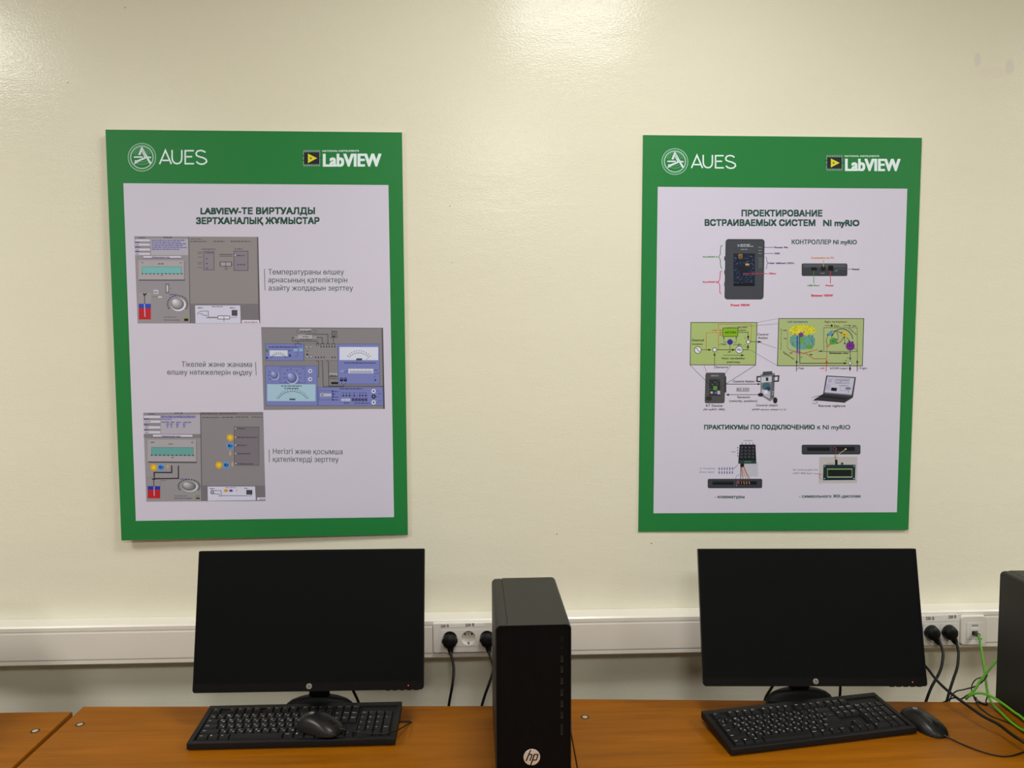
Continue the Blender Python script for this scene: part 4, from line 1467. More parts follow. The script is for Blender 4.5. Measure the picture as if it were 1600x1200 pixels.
# ------------------------------------------------------------------ monitors
def monitor(label, bx, by, panel_x, panel_y, panel_z, yaw, tilt):
    W, H = .5395, .3247
    t = thing('monitor', label, 'monitor', (bx, by, ZD + .0003), 0, 'black monitors on the desks')
    PM = Matrix.Translation((panel_x - bx, panel_y - by, panel_z - ZD)) @ Matrix.Rotation(yaw, 4, 'Z') @ Matrix.Rotation(-tilt, 4, 'X')
    # thin outer casing with rounded corners
    bm = bmesh.new()
    prism(bm, rrect(0, H / 2, W, H, (.003, .003, .007, .007), 4), .0015, .011)
    finish('casing', bm, M_GLOSSB, t, 30, PM)
    # rear housing, a shallow tapered bulge
    bm = bmesh.new()
    A = [bm.verts.new((x, .011, z)) for x, z in rrect(0, H / 2, W - .03, H - .03, .02, 4)]
    B = [bm.verts.new((x, .030, z)) for x, z in rrect(0, H / 2 - .005, W - .16, H - .11, .03, 4)]
    C_ = [bm.verts.new((x, .040, z)) for x, z in rrect(0, H / 2 - .02, .2, .16, .03, 4)]
    bm.faces.new(A); bm.faces.new(list(reversed(C_)))
    for a_, b_ in ((A, B), (B, C_)):
        for i in range(len(A)):
            j = (i + 1) % len(A)
            bm.faces.new((a_[i], b_[i], b_[j], a_[j]))
    finish('rear_housing', bm, M_BLACK, t, 30, PM)
    # bezel ring, three thin sides
    bm = bmesh.new()
    th, chin = .0042, .0215
    for x0, x1, z0, z1 in ((-W / 2 + .0008, -W / 2 + th, chin, H - .0008), (W / 2 - th, W / 2 - .0008, chin, H - .0008), (-W / 2 + th, W / 2 - th, H - th, H - .0008)):
        box(bm, x0, x1, 0, .0016, z0, z1)
    finish('bezel', bm, M_BEZEL, t, False, PM)
    bm = bmesh.new()
    box(bm, -W / 2 + th, W / 2 - th, .0008, .0016, chin, H - th)
    finish('screen', bm, M_SCREEN, t, False, PM)
    bm = bmesh.new()
    prism(bm, rrect(0, chin / 2, W - .0016, chin, (.0005, .0005, .0065, .0065), 4), -.0012, .0016)
    box(bm, -W / 2 + .003, W / 2 - .003, -.0020, 0, chin - .0016, chin - .0004)
    finish('chin', bm, M_BEZEL, t, 30, PM)
    badge('badge', .0065, t, PM @ Matrix.Translation((.0015, -.0014, .0115)), .0006, M_PORTB)
    bm = bmesh.new()
    lathe(bm, [(.0010, -.0012), (.0010, -.0020), (.0006, -.0023)], 'y', .2335, .0098, 12)
    finish('power_light', bm, M_LED, t, 30, PM)
    for k in range(5):
        bm = bmesh.new()
        box(bm, .180 + k * .0165, .191 + k * .0165, .0015, .006, -.0022, .001, .0008, 2)
        finish('menu_button', bm, M_BLACK, t, False, PM)
    # neck
    zt = panel_z - ZD + .13
    bm = bmesh.new()
    w2 = .0245
    ring0 = [(-w2, .036), (w2, .036), (w2, .052), (-w2, .052)]
    pts = [(0.0, .044), (0.0, .075), (-.010, .11), (panel_y - by + .040 + .02, zt)]
    yc = [.046, .046, .040, panel_y - by + .052]
    zc = [.033, .060, panel_z - ZD + .05, zt]
    prev = None
    for y_, z_ in zip(yc, zc):
        r_ = [bm.verts.new((x - 0, y_ + dy, z_)) for x, dy in ((-w2, -.008), (w2, -.008), (w2, .008), (-w2, .008))]
        if prev:
            for i in range(4):
                bm.faces.new((prev[i], prev[(i + 1) % 4], r_[(i + 1) % 4], r_[i]))
        else:
            bm.faces.new(list(reversed(r_)))
        prev = r_
    bm.faces.new(prev)
    bmesh.ops.bevel(bm, geom=list(bm.edges), offset=.003, segments=2, affect='EDGES')
    finish('stand_neck', bm, M_BLACK, t, 30)
    # base: thin oval plate that rises to a low dome at its rear
    bm = bmesh.new()
    prev = None
    for rx, ry, cy_, z_ in ((.101, .062, 0, 0), (.103, .064, 0, .002), (.102, .063, 0, .0048), (.095, .052, .006, .0062), (.086, .020, .043, .0085), (.080, .0175, .044, .0185), (.068, .016, .044, .0275), (.050, .0145, .044, .0340), (.030, .013, .044, .0375)):
        r_ = [bm.verts.new((rx * math.cos(2 * math.pi * k / 48), cy_ + ry * math.sin(2 * math.pi * k / 48), z_)) for k in range(48)]
        if prev:
            for i in range(48):
                bm.faces.new((prev[i], prev[(i + 1) % 48], r_[(i + 1) % 48], r_[i]))
        else:
            bm.faces.new(list(reversed(r_)))
        prev = r_
    bm.faces.new(prev)
    finish('stand_base', bm, M_BLACK, t, 40)
    return t


M_PORTB = mat('small_silver_badge', (168, 164, 160), .4, metal=.3)
monitor('black widescreen monitor on the middle desk, below the left poster', -.410, 1.815, -.4144, 1.7633, .8559, -.0104, .2022)
monitor('black widescreen monitor on the right desk, below the right poster', .7885, 1.800, .7957, 1.7690, .8391, -.0471, .2214)


# ------------------------------------------------------------------ computer towers
def front_material():
    m = mat('ribbed_black_front', (11, 11, 12), .5, spec=.12)
    nt = m.node_tree
    b = nt.nodes['Principled BSDF']
    tc = nt.nodes.new('ShaderNodeTexCoord')
    wv = nt.nodes.new('ShaderNodeTexWave')
    wv.wave_type = 'BANDS'; wv.bands_direction = 'X'
    wv.inputs['Scale'].default_value = 150
    nt.links.new(tc.outputs['Object'], wv.inputs['Vector'])
    bp = nt.nodes.new('ShaderNodeBump')
    bp.inputs['Distance'].default_value = .0004
    bp.inputs['Strength'].default_value = .5
    nt.links.new(wv.outputs['Fac'], bp.inputs['Height'])
    nt.links.new(bp.outputs['Normal'], b.inputs['Normal'])
    return m


M_RIB = front_material()


def tower(label, x, y, rz):
    W, D, H = .155, .3026, .337
    t = thing('computer_tower', label, 'computer', (x, y, ZD + .0003), rz, 'black computer towers on the desks')
    R = .011
    full = rrect(0, H / 2 + .002, W, H - .004, R, 6)
    sx = -W / 2 + .0245
    # main shell and left side cover meet in a fine seam on top
    left = [p for p in full if p[0] < sx]
    right = [p for p in full if p[0] > sx]
    lo = [(sx - .0005, .004), (sx - .0005, H)]
    zs = sorted(left, key=lambda p: math.atan2(p[1] - H / 2, p[0] - (sx + .2)))

    def half(pts, xs):
        c = (sum(p[0] for p in pts) / len(pts), H / 2)
        P = pts + [(xs, H), (xs, .004)]
        return sorted(P, key=lambda p: math.atan2(p[1] - c[1], p[0] - c[0]))
    bm = bmesh.new(); prism(bm, half(right, sx + .0006), .005, D); finish('shell', bm, M_CASE, t, 30)
    bm = bmesh.new(); prism(bm, half(left, sx - .0006), .005, D - .004); finish('side_cover', bm, M_CASE, t, 30)
    bm = bmesh.new(); box(bm, sx - .001, sx + .001, .006, D - .005, .005, H - .0012); finish('seam_shade_core', bm, M_DARK, t)  # dark core inside the seam gap, standing in for its shade
    # front rim and inset front
    bm = bmesh.new()
    o1, o2 = rrect(0, H / 2 + .002, W, H - .004, R, 6), rrect(0, H / 2 + .001, W - .0042, H - .007, R - .002, 6)
    n = len(o1)
    rings = [[bm.verts.new((p[0], yy, p[1])) for p in oo] for oo, yy in ((o1, .005), (o1, .0012), (rrect(0, H / 2 + .002, W - .0016, H - .0056, R - .0008, 6), 0), (o2, .0006), (o2, .005))]
    for a_, b_ in zip(rings, rings[1:] + rings[:1]):
        for i in range(n):
            bm.faces.new((a_[i], a_[(i + 1) % n], b_[(i + 1) % n], b_[i]))
    finish('front_rim', bm, M_CASE, t, 30)
    bm = bmesh.new(); prism(bm, o2, .0022, .006); finish('front_panel', bm, M_RIB, t, 30)
    # column of ports on the right of the front
    px = .0582

    def slot(name, z, h, tongue=True, w=.0052):
        bm = bmesh.new()
        prism(bm, rrect(px, z, w, h, .0008, 2), .0019, .0023)
        s = finish(name, bm, M_DARK, t)
        if tongue:
            bm = bmesh.new()
            box(bm, px - .0022, px + .0022, .0014, .0021, z - h / 2 - .0011, z - h / 2 + .0006)
            box(bm, px + .0017, px + .0021, .0015, .0021, z - h / 2, z + h / 2 - .004)
            finish('port_lip', bm, M_PORTM, s)
    bm = bmesh.new(); prism(bm, rrect(px, .3045, .0075, .016, .0035, 5), .0014, .0024); finish('power_button', bm, M_GLOSSB, t, 30)
    bm = bmesh.new(); prism(bm, rrect(px, .2855, .002, .0055, .0008, 3), .0018, .0024); finish('activity_light', bm, M_DARK, t)
    for z in (.2643, .2420, .2180, .1933, .1695, .1455):
        slot('usb_port', z, .0125)
    slot('card_slot', .1155, .021, False)
    bm = bmesh.new(); box(bm, px - .0022, px + .0022, .0015, .0021, .1035, .1045); finish('slot_lip', bm, M_PORTM, t)
    badge('badge', .0171, t, Matrix.Translation((-.0040, .0022, .0575)), .0012)
    for fx in (-.055, .055):
        for fy in (.03, .27):
            bm = bmesh.new(); lathe(bm, [(.009, 0), (.010, .001), (.010, .0045)], 'z', fx, fy, 16); finish('foot', bm, M_FOOT, t, 30)
    return t


tower('black computer tower between the two monitors, its round silver badge facing front', .0988, 1.5202, .0136)
tower('black computer tower cut off by the right edge of the photo, beside the green cables', 1.3435, 1.5145, -.032)
tower('black computer tower just out of view to the left, shading the left desk', -1.362, 1.575, 0.0)


# ------------------------------------------------------------------ keyboards
KEYMESH = {}
U = .0192
PITCH_K = math.atan(.013 / .1175)


def key_mesh(w, d=1.0):
    k = (w, d)
    if k not in KEYMESH:
        bm = bmesh.new()
        bw, bd = (w * U - .0012) / 2, (d * U - .0012) / 2
        lv = [(bw, bd, 0, 0), (bw, bd, .0025, 0), (bw - .0018, bd - .0018, .0072, .0006), (bw - .0030, bd - .0030, .0076, .0006)]
        prev = None
        for x, y, z, oy in lv:
            r_ = [bm.verts.new((sx * x, oy + sy * y, z)) for sx, sy in ((-1, -1), (1, -1), (1, 1), (-1, 1))]
            if prev:
                for i in range(4):
                    bm.faces.new((prev[i], prev[(i + 1) % 4], r_[(i + 1) % 4], r_[i]))
            prev = r_
        bm.faces.new(prev)
        me = bpy.data.meshes.new('key')
        bm.to_mesh(me); bm.free()
        me.materials.append(M_KEY)
        KEYMESH[k] = me
    return KEYMESH[k]


def layout():
    K = []   # (x units of left edge, row y, width, depth, latin, cyrillic)
    rows = {'b': -.0525, 'z': -.0335, 'a': -.0145, 'q': .0045, 'n': .0235, 'f': .0485}
    def run(row, x, items):
        for it in items:
            w, la, cy = it if len(it) == 3 else (*it, '')
            K.append((x, rows[row], w, 1.0, la, cy))
            x += w
    run('f', 0, [(1, 'Esc')])
    for x, a0 in ((2, 1), (6.5, 5), (11, 9)):
        run('f', x, [(1, 'F%d' % (a0 + i)) for i in range(4)])
    run('f', 15.25, [(1, 'PrtSc'), (1, 'ScrLk'), (1, 'Pause')])
    run('n', 0, [(1, '~', 'Ё')] + [(1, a, b) for a, b in zip('!@#$%^&*()_+', '1234567890-=')] + [(2, '←')])
    run('n', 15.25, [(1, 'Ins'), (1, 'Home'), (1, 'PgUp')])
    run('n', 18.5, [(1, 'Num'), (1, '/'), (1, '*'), (1, '-')])
    run('q', 0, [(1.5, 'Tab')] + [(1, a, b) for a, b in zip('QWERTYUIOP[]', 'ЙЦУКЕНГШЩЗХЪ')] + [(1.5, '|', '/')])
    run('q', 15.25, [(1, 'Del'), (1, 'End'), (1, 'PgDn')])
    run('q', 18.5, [(1, '7'), (1, '8'), (1, '9')])
    run('a', 0, [(1.75, 'Caps')] + [(1, a, b) for a, b in zip("ASDFGHJKL;'", 'ФЫВАПРОЛДЖЭ')] + [(2.25, 'Enter')])
    run('a', 18.5, [(1, '4'), (1, '5'), (1, '6')])
    run('z', 0, [(2.25, 'Shift')] + [(1, a, b) for a, b in zip('ZXCVBNM<>?', 'ЯЧСМИТЬБЮ.')] + [(2.75, 'Shift')])
    run('z', 16.25, [(1, '^')])
    run('z', 18.5, [(1, '1'), (1, '2'), (1, '3')])
    run('b', 0, [(1.25, 'Ctrl'), (1.25, '##'), (1.25, 'Alt'), (6.25, ''), (1.25, 'AltGr'), (1.25, '##'), (1.25, '=='), (1.25, 'Ctrl')])
    run('b', 15.25, [(1, '<'), (1, 'v'), (1, '>')])
    run('b', 18.5, [(2, '0'), (1, '.')])
    K.append((21.5, (rows['q'] + rows['a']) / 2, 1, 1.98, '+', ''))
    K.append((21.5, (rows['z'] + rows['b']) / 2, 1, 1.98, 'Enter', ''))
    return K


def ztop(y):                    # key well floor
    return .0135 + (y + .060) * math.tan(PITCH_K)


def keyboard(label, x, y, rz):
    W, D = .463, .152
    t = thing('keyboard', label, 'keyboard', (x, y, ZD + .0003), rz, 'black keyboards on the desks')
    bm = bmesh.new()
    prof = [(-.073, .0022), (.074, .0125), (.076, .0145), (.0765, .0290), (.075, .0298), (.0598, .0292), (.0590, ztop(.059)), (-.0630, ztop(-.063)),
            (-.0636, .0172), (-.0745, .0180), (-.0758, .0172), (-.0762, .0160), (-.0752, .0040)]
    n = len(prof)
    A = [bm.verts.new((-W / 2, p[0], p[1])) for p in prof]
    B = [bm.verts.new((W / 2, p[0], p[1])) for p in prof]
    for i in range(n):
        bm.faces.new((A[i], B[i], B[(i + 1) % n], A[(i + 1) % n]))
    bm.faces.new(A); bm.faces.new(list(reversed(B)))
    # side rails flush with the frame
    for s in (-1, 1):
        xo, xi = s * W / 2, s * (W / 2 - .0105)
        P = [(-.0745, .0180), (.075, .0298), (.074, .0130), (-.073, .0040)]
        a_ = [bm.verts.new((xo + s * .0001, p[0], p[1])) for p in P]
        b_ = [bm.verts.new((xi, p[0], p[1])) for p in P]
        bm.faces.new(a_); bm.faces.new(list(reversed(b_)))
        for i in range(4):
            bm.faces.new((a_[i], b_[i], b_[(i + 1) % 4], a_[(i + 1) % 4]))
    finish('case', bm, M_BLACK, t, 30)
    # raised strips between the key blocks
    bm = bmesh.new()
    x0 = -22.5 * U / 2
    for u0, u1 in ((15.06, 15.20), (18.31, 18.45)):
        P = [(-.062, ztop(-.062) + .0038), (.059, ztop(.059) + .0038), (.059, ztop(.059)), (-.062, ztop(-.062))]
        a_ = [bm.verts.new((x0 + u0 * U, p[0], p[1])) for p in P]
        b_ = [bm.verts.new((x0 + u1 * U, p[0], p[1])) for p in P]
        bm.faces.new(a_); bm.faces.new(list(reversed(b_)))
        for i in range(4):
            bm.faces.new((a_[i], b_[i], b_[(i + 1) % 4], a_[(i + 1) % 4]))
    finish('divider', bm, M_BLACK, t)
    RX = Matrix.Rotation(PITCH_K, 4, 'X')
    LV, LF = [], []

    def legend(M4, s, lx, ly, h, zoff=.0078):
        if s == '##':
            vs, fs, a0, b0 = [(0, 0), (.62, 0), (.62, .62), (0, .62)], [(0, 1, 2, 3)], 0, .6
        elif s == '==':
            vs, fs, a0, b0 = [(0, .1), (.5, .1), (.5, .25), (0, .25), (0, .4), (.5, .4), (.5, .55), (0, .55)], [(0, 1, 2, 3), (4, 5, 6, 7)], 0, .5
        else:
            vs, fs, a0, b0 = glyph_mesh(s, .03, 0.0, .06)
        o = len(LV)
        k = h / .7
        if len(s) > 2:
            k *= .72
        for vx, vy in vs:
            LV.append(tuple(M4 @ Vector((lx + (vx - a0) * k, ly + vy * k, zoff))))
        for f in fs:
            LF.append(tuple(o + i for i in f))
    for ux, ky, w, d, la, cy in layout():
        kx = x0 + (ux + w / 2) * U
        K4 = Matrix.Translation((kx, ky, ztop(ky) - .0006)) @ RX
        o = bpy.data.objects.new('key', key_mesh(w, d))
        COL.objects.link(o)
        o.parent = t
        o.matrix_local = K4
        hw = w * U / 2
        if la:
            legend(K4, la, -hw + .0044, .0012 + (d - 1) * U / 2, .0040)
        if cy:
            legend(K4, cy, .0012, -.0052, .0038)
    me = bpy.data.meshes.new('key_legends')
    me.from_pydata(LV, [], LF)
    me.materials.append(M_LEGEND)
    o = bpy.data.objects.new('key_legends', me)
    COL.objects.link(o)
    o.parent = t
    o['kind'] = 'stuff'
    for k in range(3):
        bm = bmesh.new(); kx = x0 + (19.25 + k * 1.0) * U
        box(bm, kx - .0012, kx + .0012, .0655, .0672, .0290, .0297)
        finish('indicator_light', bm, M_PORTM, t)
    for fx in (-.2, .2):
        bm = bmesh.new(); box(bm, fx - .0115, fx + .0115, -.071, -.063, 0, .004, .001, 1); finish('rubber_pad', bm, M_FOOT, t)
        bm = bmesh.new(); box(bm, fx - .010, fx + .010, .058, .064, 0, .0125, .001, 1); finish('folding_foot', bm, M_BLACK, t)
    return t


keyboard('black keyboard on the middle desk with a mouse lying on its keys', -.4355, 1.757, .001)
keyboard('black keyboard turned at an angle on the right desk, its keys uncovered', .7545, 1.715, .1617)


# ------------------------------------------------------------------ mice
def mouse(label, x, y, z, rz, pitch, cable_pts, rx=0.0):
    L_, Wm, Hm = .112, .0625, .036
    t = thing('computer_mouse', label, 'mouse', (x, y, z), rz, 'black corded mice')
    t.rotation_euler = (rx, pitch, rz)
    NS, NR = 26, 28

    def half_w(s):           # s 0 rear .. 1 front
        return Wm / 2 * (1 - abs(2 * s - 1) ** 3.4) ** .42 * (1.0 - .07 * math.sin(math.pi * min(1, s * 1.4)))

    def hgt(s):
        return max(.0015, Hm * (math.sin(math.pi * (s * .80 + .115) ** .88)) ** .62 * (1 - .34 * s * s) * (1 - abs(2 * s - 1) ** 9) ** .5)

    def sect(s, lo, hi):
        w, h = max(half_w(s), .0008), hgt(s)
        out = []
        for k in range(NR + 1):
            a = math.pi * (lo + (hi - lo) * k / NR)
            c, sn = math.cos(a), math.sin(a)
            out.append(((s - .5) * L_, w * math.copysign(abs(c) ** .72, c), h * abs(sn) ** .78))
        return out
    ss = [.5 - .5 * math.cos(math.pi * i / NS) for i in range(NS + 1)]
    ss = [min(max(v, .004), .996) for v in ss]

    def shell(name, lo, hi, mtl, off=0.0, flat=False):
        bm = bmesh.new()
        prev = None
        for s in ss:
            r_ = [bm.verts.new((p[0], p[1] * (1 + off), p[2] * (1 + off) + .0008)) for p in sect(s, lo, hi)]
            if prev:
                for i in range(NR):
                    bm.faces.new((prev[i], prev[i + 1], r_[i + 1], r_[i]))
            else:
                bm.faces.new(r_)
            prev = r_
        bm.faces.new(prev)
        if flat:
            lows = [v for v in bm.verts if v.co.z < .00085]
        return finish(name, bm, mtl, t, 50)
    shell('lower_body', 0, 1, M_MOUSE2)
    shell('upper_shell', .17, .83, M_MOUSE, .012)
    # button split and wheel
    bm = bmesh.new()
    prev = None
    for k in range(9):
        s = .60 + .36 * k / 8
        zc_ = hgt(s) * 1.012 + .0010
        X = (s - .5) * L_
        r_ = [bm.verts.new((X, -.0006, zc_)), bm.verts.new((X, .0006, zc_))]
        if prev:
            bm.faces.new((prev[0], prev[1], r_[1], r_[0]))
        prev = r_
    finish('button_split', bm, M_DARK, t)
    bm = bmesh.new()
    zc_ = hgt(.76) * 1.012
    prism(bm, [((.76 - .5) * L_ + .0105 * math.cos(q), zc_ - .0062 + .0105 * math.sin(q)) for q in [2 * math.pi * k / 22 for k in range(22)]], -.0032, .0032)
    for v in bm.verts:                       # prism ran along y already
        pass
    finish('scroll_wheel', bm, M_DARK, t, 30)
    s = .30
    slope = math.atan2(hgt(s - .05) - hgt(s + .05), .1 * L_)
    badge('badge', .0052, t, Matrix.Translation(((s - .5) * L_, 0, hgt(s) * 1.012 + .0006)) @ Matrix.Rotation(slope, 4, 'Y') @ Matrix.Rotation(math.radians(90), 4, 'Z') @ Matrix.Rotation(math.radians(-90), 4, 'X'), .0006, M_PORTB)
    t_inv = (Matrix.Translation((x, y, z)) @ t.rotation_euler.to_matrix().to_4x4()).inverted()
    bm = bmesh.new()
    P = [t_inv @ Vector(p) for p in cable_pts]
    tube(bm, P, .0016, 8)
    finish('cord', bm, M_CABLE, t, 60)
    bm = bmesh.new()
    tube(bm, [P[0] - (P[1] - P[0]).normalized() * .004, P[0], P[0] + (P[1] - P[0]).normalized() * .008], lambda q: .0028 - .001 * q, 10, 2)
    finish('strain_relief', bm, M_MOUSE2, t, 60)
    return t


mouse('black mouse with a small round badge lying on top of the left keyboard', -.3790, 1.7215, .7855, -.43, -.02,
      [(-.327, 1.700, .796), (-.300, 1.688, .797), (-.276, 1.680, .796), (-.245, 1.676, .796), (-.216, 1.684, .793), (-.196, 1.715, .786), (-.180, 1.775, .768), (-.179, 1.786, .7655), (-.200, 1.788, .7652), (-.225, 1.787, .7652)])
mouse('black mouse lying on the right desk against the end of the angled keyboard', 1.0305, 1.7120, .7627, -1.18, 0,
      [(1.052, 1.658, .7680), (1.070, 1.632, .7650), (1.092, 1.601, .7648), (1.121, 1.579, .7648), (1.148, 1.578, .7648), (1.180, 1.589, .7648), (1.215, 1.604, .7648), (1.2450, 1.64, .7648)])


# ------------------------------------------------------------------ sockets on the trunking
FY = WY - TD - .0012          # face of the trunking lid


def socket_insert(parent, x, z):
    """square insert with a round recessed cup"""
    bm = bmesh.new()
    hs, hx, r, n = .0224, .02505, .0196, 40
    y0, yd = FY - .0098, FY + .0034

    def sq(k):
        a = 2 * math.pi * k / n
        c, s = math.cos(a), math.sin(a)
        m = max(abs(c), abs(s))
        return (x + hx * c / m, z + hs * s / m)
    sq_f = [bm.verts.new((sq(k)[0], y0, sq(k)[1])) for k in range(n)]
    sq_b = [bm.verts.new((sq(k)[0], FY, sq(k)[1])) for k in range(n)]
    c_f = [bm.verts.new((x + r * math.cos(2 * math.pi * k / n), y0, z + r * math.sin(2 * math.pi * k / n))) for k in range(n)]
    c_i = [bm.verts.new((x + (r - .0008) * math.cos(2 * math.pi * k / n), y0 + .001, z + (r - .0008) * math.sin(2 * math.pi * k / n))) for k in range(n)]
    c_b = [bm.verts.new((x + (r - .0016) * math.cos(2 * math.pi * k / n), yd, z + (r - .0016) * math.sin(2 * math.pi * k / n))) for k in range(n)]
    for a_, b_ in ((sq_b, sq_f), (sq_f, c_f), (c_f, c_i), (c_i, c_b)):
        for k in range(n):
            bm.faces.new((a_[k], a_[(k + 1) % n], b_[(k + 1) % n], b_[k]))
    bm.faces.new(list(reversed(c_b)))
    o = finish('socket', bm, M_SOCKET, parent, 30, None)
    bm = bmesh.new()
    for s in (-1, 1):
        lathe(bm, [(.0027, yd - .0002), (.0027, yd - .0006)], 'y', x + s * .0092, z + .006, 14)
    lathe(bm, [(.0016, yd - .0002), (.0016, yd - .0006)], 'y', x, z + .006, 10)
    finish('pin_hole', bm, M_HOLE, o)
    for s in (-1, 1):                         # earth clips at top and bottom
        bm = bmesh.new()
        box(bm, x - .0022, x + .0022, y0 + .0025, yd - .0004, z + s * .0172 - .0008, z + s * .0172 + .0008, .0003, 1)
        finish('earth_clip', bm, M_PORTM, o)
    return o


def outlet_frame(name, label, cat, x0, x1, z0, z1, rad, group, hole):
    hx0, hx1, hz0, hz1 = hole
    t = thing(name, label, cat, ((x0 + x1) / 2, FY, z0), 0, group)
    t.matrix_world = Matrix.Translation(t.location)
    inv = Matrix.Translation(-t.location)
    bm = bmesh.new()
    cx, cz = (x0 + x1) / 2, (z0 + z1) / 2
    o1, o2, o3 = rrect(cx, cz, x1 - x0, z1 - z0, rad, 5), rrect(cx, cz, x1 - x0 - .001, z1 - z0 - .001, rad, 5), rrect(cx, cz, x1 - x0 - .0036, z1 - z0 - .0036, rad, 5)
    n = len(o1)
    o4 = rrect((hx0 + hx1) / 2, (hz0 + hz1) / 2, hx1 - hx0, hz1 - hz0, .0004, 5)
    rings = [[bm.verts.new((p[0], yy, p[1])) for p in oo] for oo, yy in ((o1, FY + .0002), (o1, FY - .0055), (o2, FY - .0070), (o3, FY - .0088), (o4, FY - .0088), (o4, FY + .0002))]
    for a_, b_ in zip(rings, rings[1:] + rings[:1]):
        for i in range(n):
            bm.faces.new((a_[i], a_[(i + 1) % n], b_[(i + 1) % n], b_[i]))
    finish('frame', bm, M_SOCKET, t, 30, inv)
    return t, inv


def label_strip(t, inv, quad, texts):
    """paper tape with printed voltage on the frame; quad in x-z"""
    bm = bmesh.new()
    yy = FY - .0090
    prism(bm, quad, yy - .0003, yy + .0012)
    s = finish('label_strip', bm, M_TAPE, t, False, inv)
    for str_, x0, x1, zb, cap, dz in texts:
        vs, fs, a0, b0 = glyph_mesh(str_, .03)
        k = cap / .73
        sx = (x1 - x0) / (b0 - a0)
        me = bpy.data.meshes.new('printed_voltage')
        me.from_pydata([(x0 + (vx - a0) * sx, yy - .0004, zb + vy * k + dz * (vx - a0) / (b0 - a0)) for vx, vy in vs], [], fs)
        me.materials.append(M_INK)
        o = bpy.data.objects.new('printed_voltage', me)
        COL.objects.link(o)
        o.parent = s


t, inv = outlet_frame('socket_outlet', 'white triple power outlet marked 220 on the trunking left of the middle tower', 'power outlet', -.1405, .0530, .8285, .9115, .004, 'white power outlets', (-.1201, .0308, .8464, .8916))
for sx_ in (-.0949, -.0447, .0056):
    o = socket_insert(t, sx_, .8690)
    o.matrix_local = inv
label_strip(t, inv, [(-.120, .8985), (-.001, .9005), (-.001, .9095), (-.120, .9075)], [('220 В', -.1225 + .003, -.0975, .9000, .0075, .0003), ('220 В', -.0530, -.0285, .9015, .0075, .0003)])
t, inv = outlet_frame('socket_outlet', 'white power outlet marked 220 on the trunking beside the right monitor, two plugs in it', 'power outlet', 1.1420, 1.3190, .8215, .9050, .003, 'white power outlets', (1.1620, 1.3117, .8394, .8846))
for sx_ in (1.188, 1.2370, 1.2865):
    o = socket_insert(t, sx_, .8620)
    o.matrix_local = inv
label_strip(t, inv, [(1.195, .8895), (1.3150, .8925), (1.3155, .9090), (1.195, .9065)], [('220 В', 1.2200, 1.2440, .8965, .0085, -.0010), ('220 В', 1.2840, 1.3060, .8990, .0085, .0008)])
t, inv = outlet_frame('network_outlet', 'white single network outlet at the right end of the trunking with green cable', 'network outlet', 1.3215, 1.3935, .8220, .9045, .008, 'white data outlets', (1.3374, 1.3826, .8399, .8851))
bm = bmesh.new()
mx_, mz_ = 1.3600, .8625
prism(bm, rrect(mx_, mz_, .0450, .0450, .001, 2), FY - .0100, FY)
o = finish('module', bm, M_SOCKET, t, 30, inv)
bm = bmesh.new(); prism(bm, rrect(mx_, mz_ - .0045, .0240, .0250, .001, 2), FY - .0106, FY - .0090); finish('jack_housing', bm, M_SOCKET, o, 30)
bm = bmesh.new(); prism(bm, rrect(mx_, mz_ - .0060, .0160, .0120, .0006, 2), FY - .0109, FY - .0090); finish('jack', bm, M_DARK, o, 30)
bm = bmesh.new(); prism(bm, rrect(mx_, mz_ + .0068, .0200, .0045, .0006, 2), FY - .0108, FY - .0090); finish('dust_shutter', bm, M_TAPE, o, 30)
bm = bmesh.new()
for k in range(3):
    for q in range(6):
        box(bm, mx_ - .009 + q * .0031, mx_ - .0068 + q * .0031, FY - .01015, FY - .0098, mz_ + .0125 + k * .0022, mz_ + .0137 + k * .0022)
ptx = finish('module_print', bm, M_PORTM, o)
ptx['kind'] = 'stuff'


# ------------------------------------------------------------------ plugs and cables
def power_cable(label, px_, pz_, pts, dirv):
    t = thing('power_cable', label, 'cable', (px_, FY - .001, pz_), 0, 'black mains cables plugged into the trunking')
    inv = Matrix.Translation((-px_, -(FY - .001), -pz_))
    bm = bmesh.new()
    y0 = FY + .0040
    lathe(bm, [(.0170, y0), (.0176, FY - .0100), (.0190, FY - .0120), (.0195, FY - .0200), (.0180, FY - .0270), (.0130, FY - .0315), (.0070, FY - .0330)], 'y', px_, pz_, 32)
    for s in (-1, 1):                        # grip ridges on the flanks
        box(bm, px_ + s * .0195 - .0018, px_ + s * .0195 + .0018, FY - .0220, FY - .0120, pz_ - .004, pz_ + .004, .0008, 1)
    finish('plug', bm, M_PLUG, t, 35, inv)
    d = Vector(dirv).normalized()
    c0 = Vector((px_, FY - .0200, pz_))
    bm = bmesh.new()
    tube(bm, [c0 + d * .006, c0 + d * .020, c0 + d * .029, Vector(pts[0])], lambda q: .0105 - .0060 * q, 14, 3)
    for k in range(3):
        q = c0 + d * (.0205 + k * .004)
        tube(bm, [q - d * .0008, q + d * .0008], .0088 - k * .001, 14, 0)
    finish('strain_relief', bm, M_PLUG, t, 35, inv)
    bm = bmesh.new()
    tube(bm, pts, .0036, 12)
    finish('cord', bm, M_CABLE, t, 60, inv)
    return t


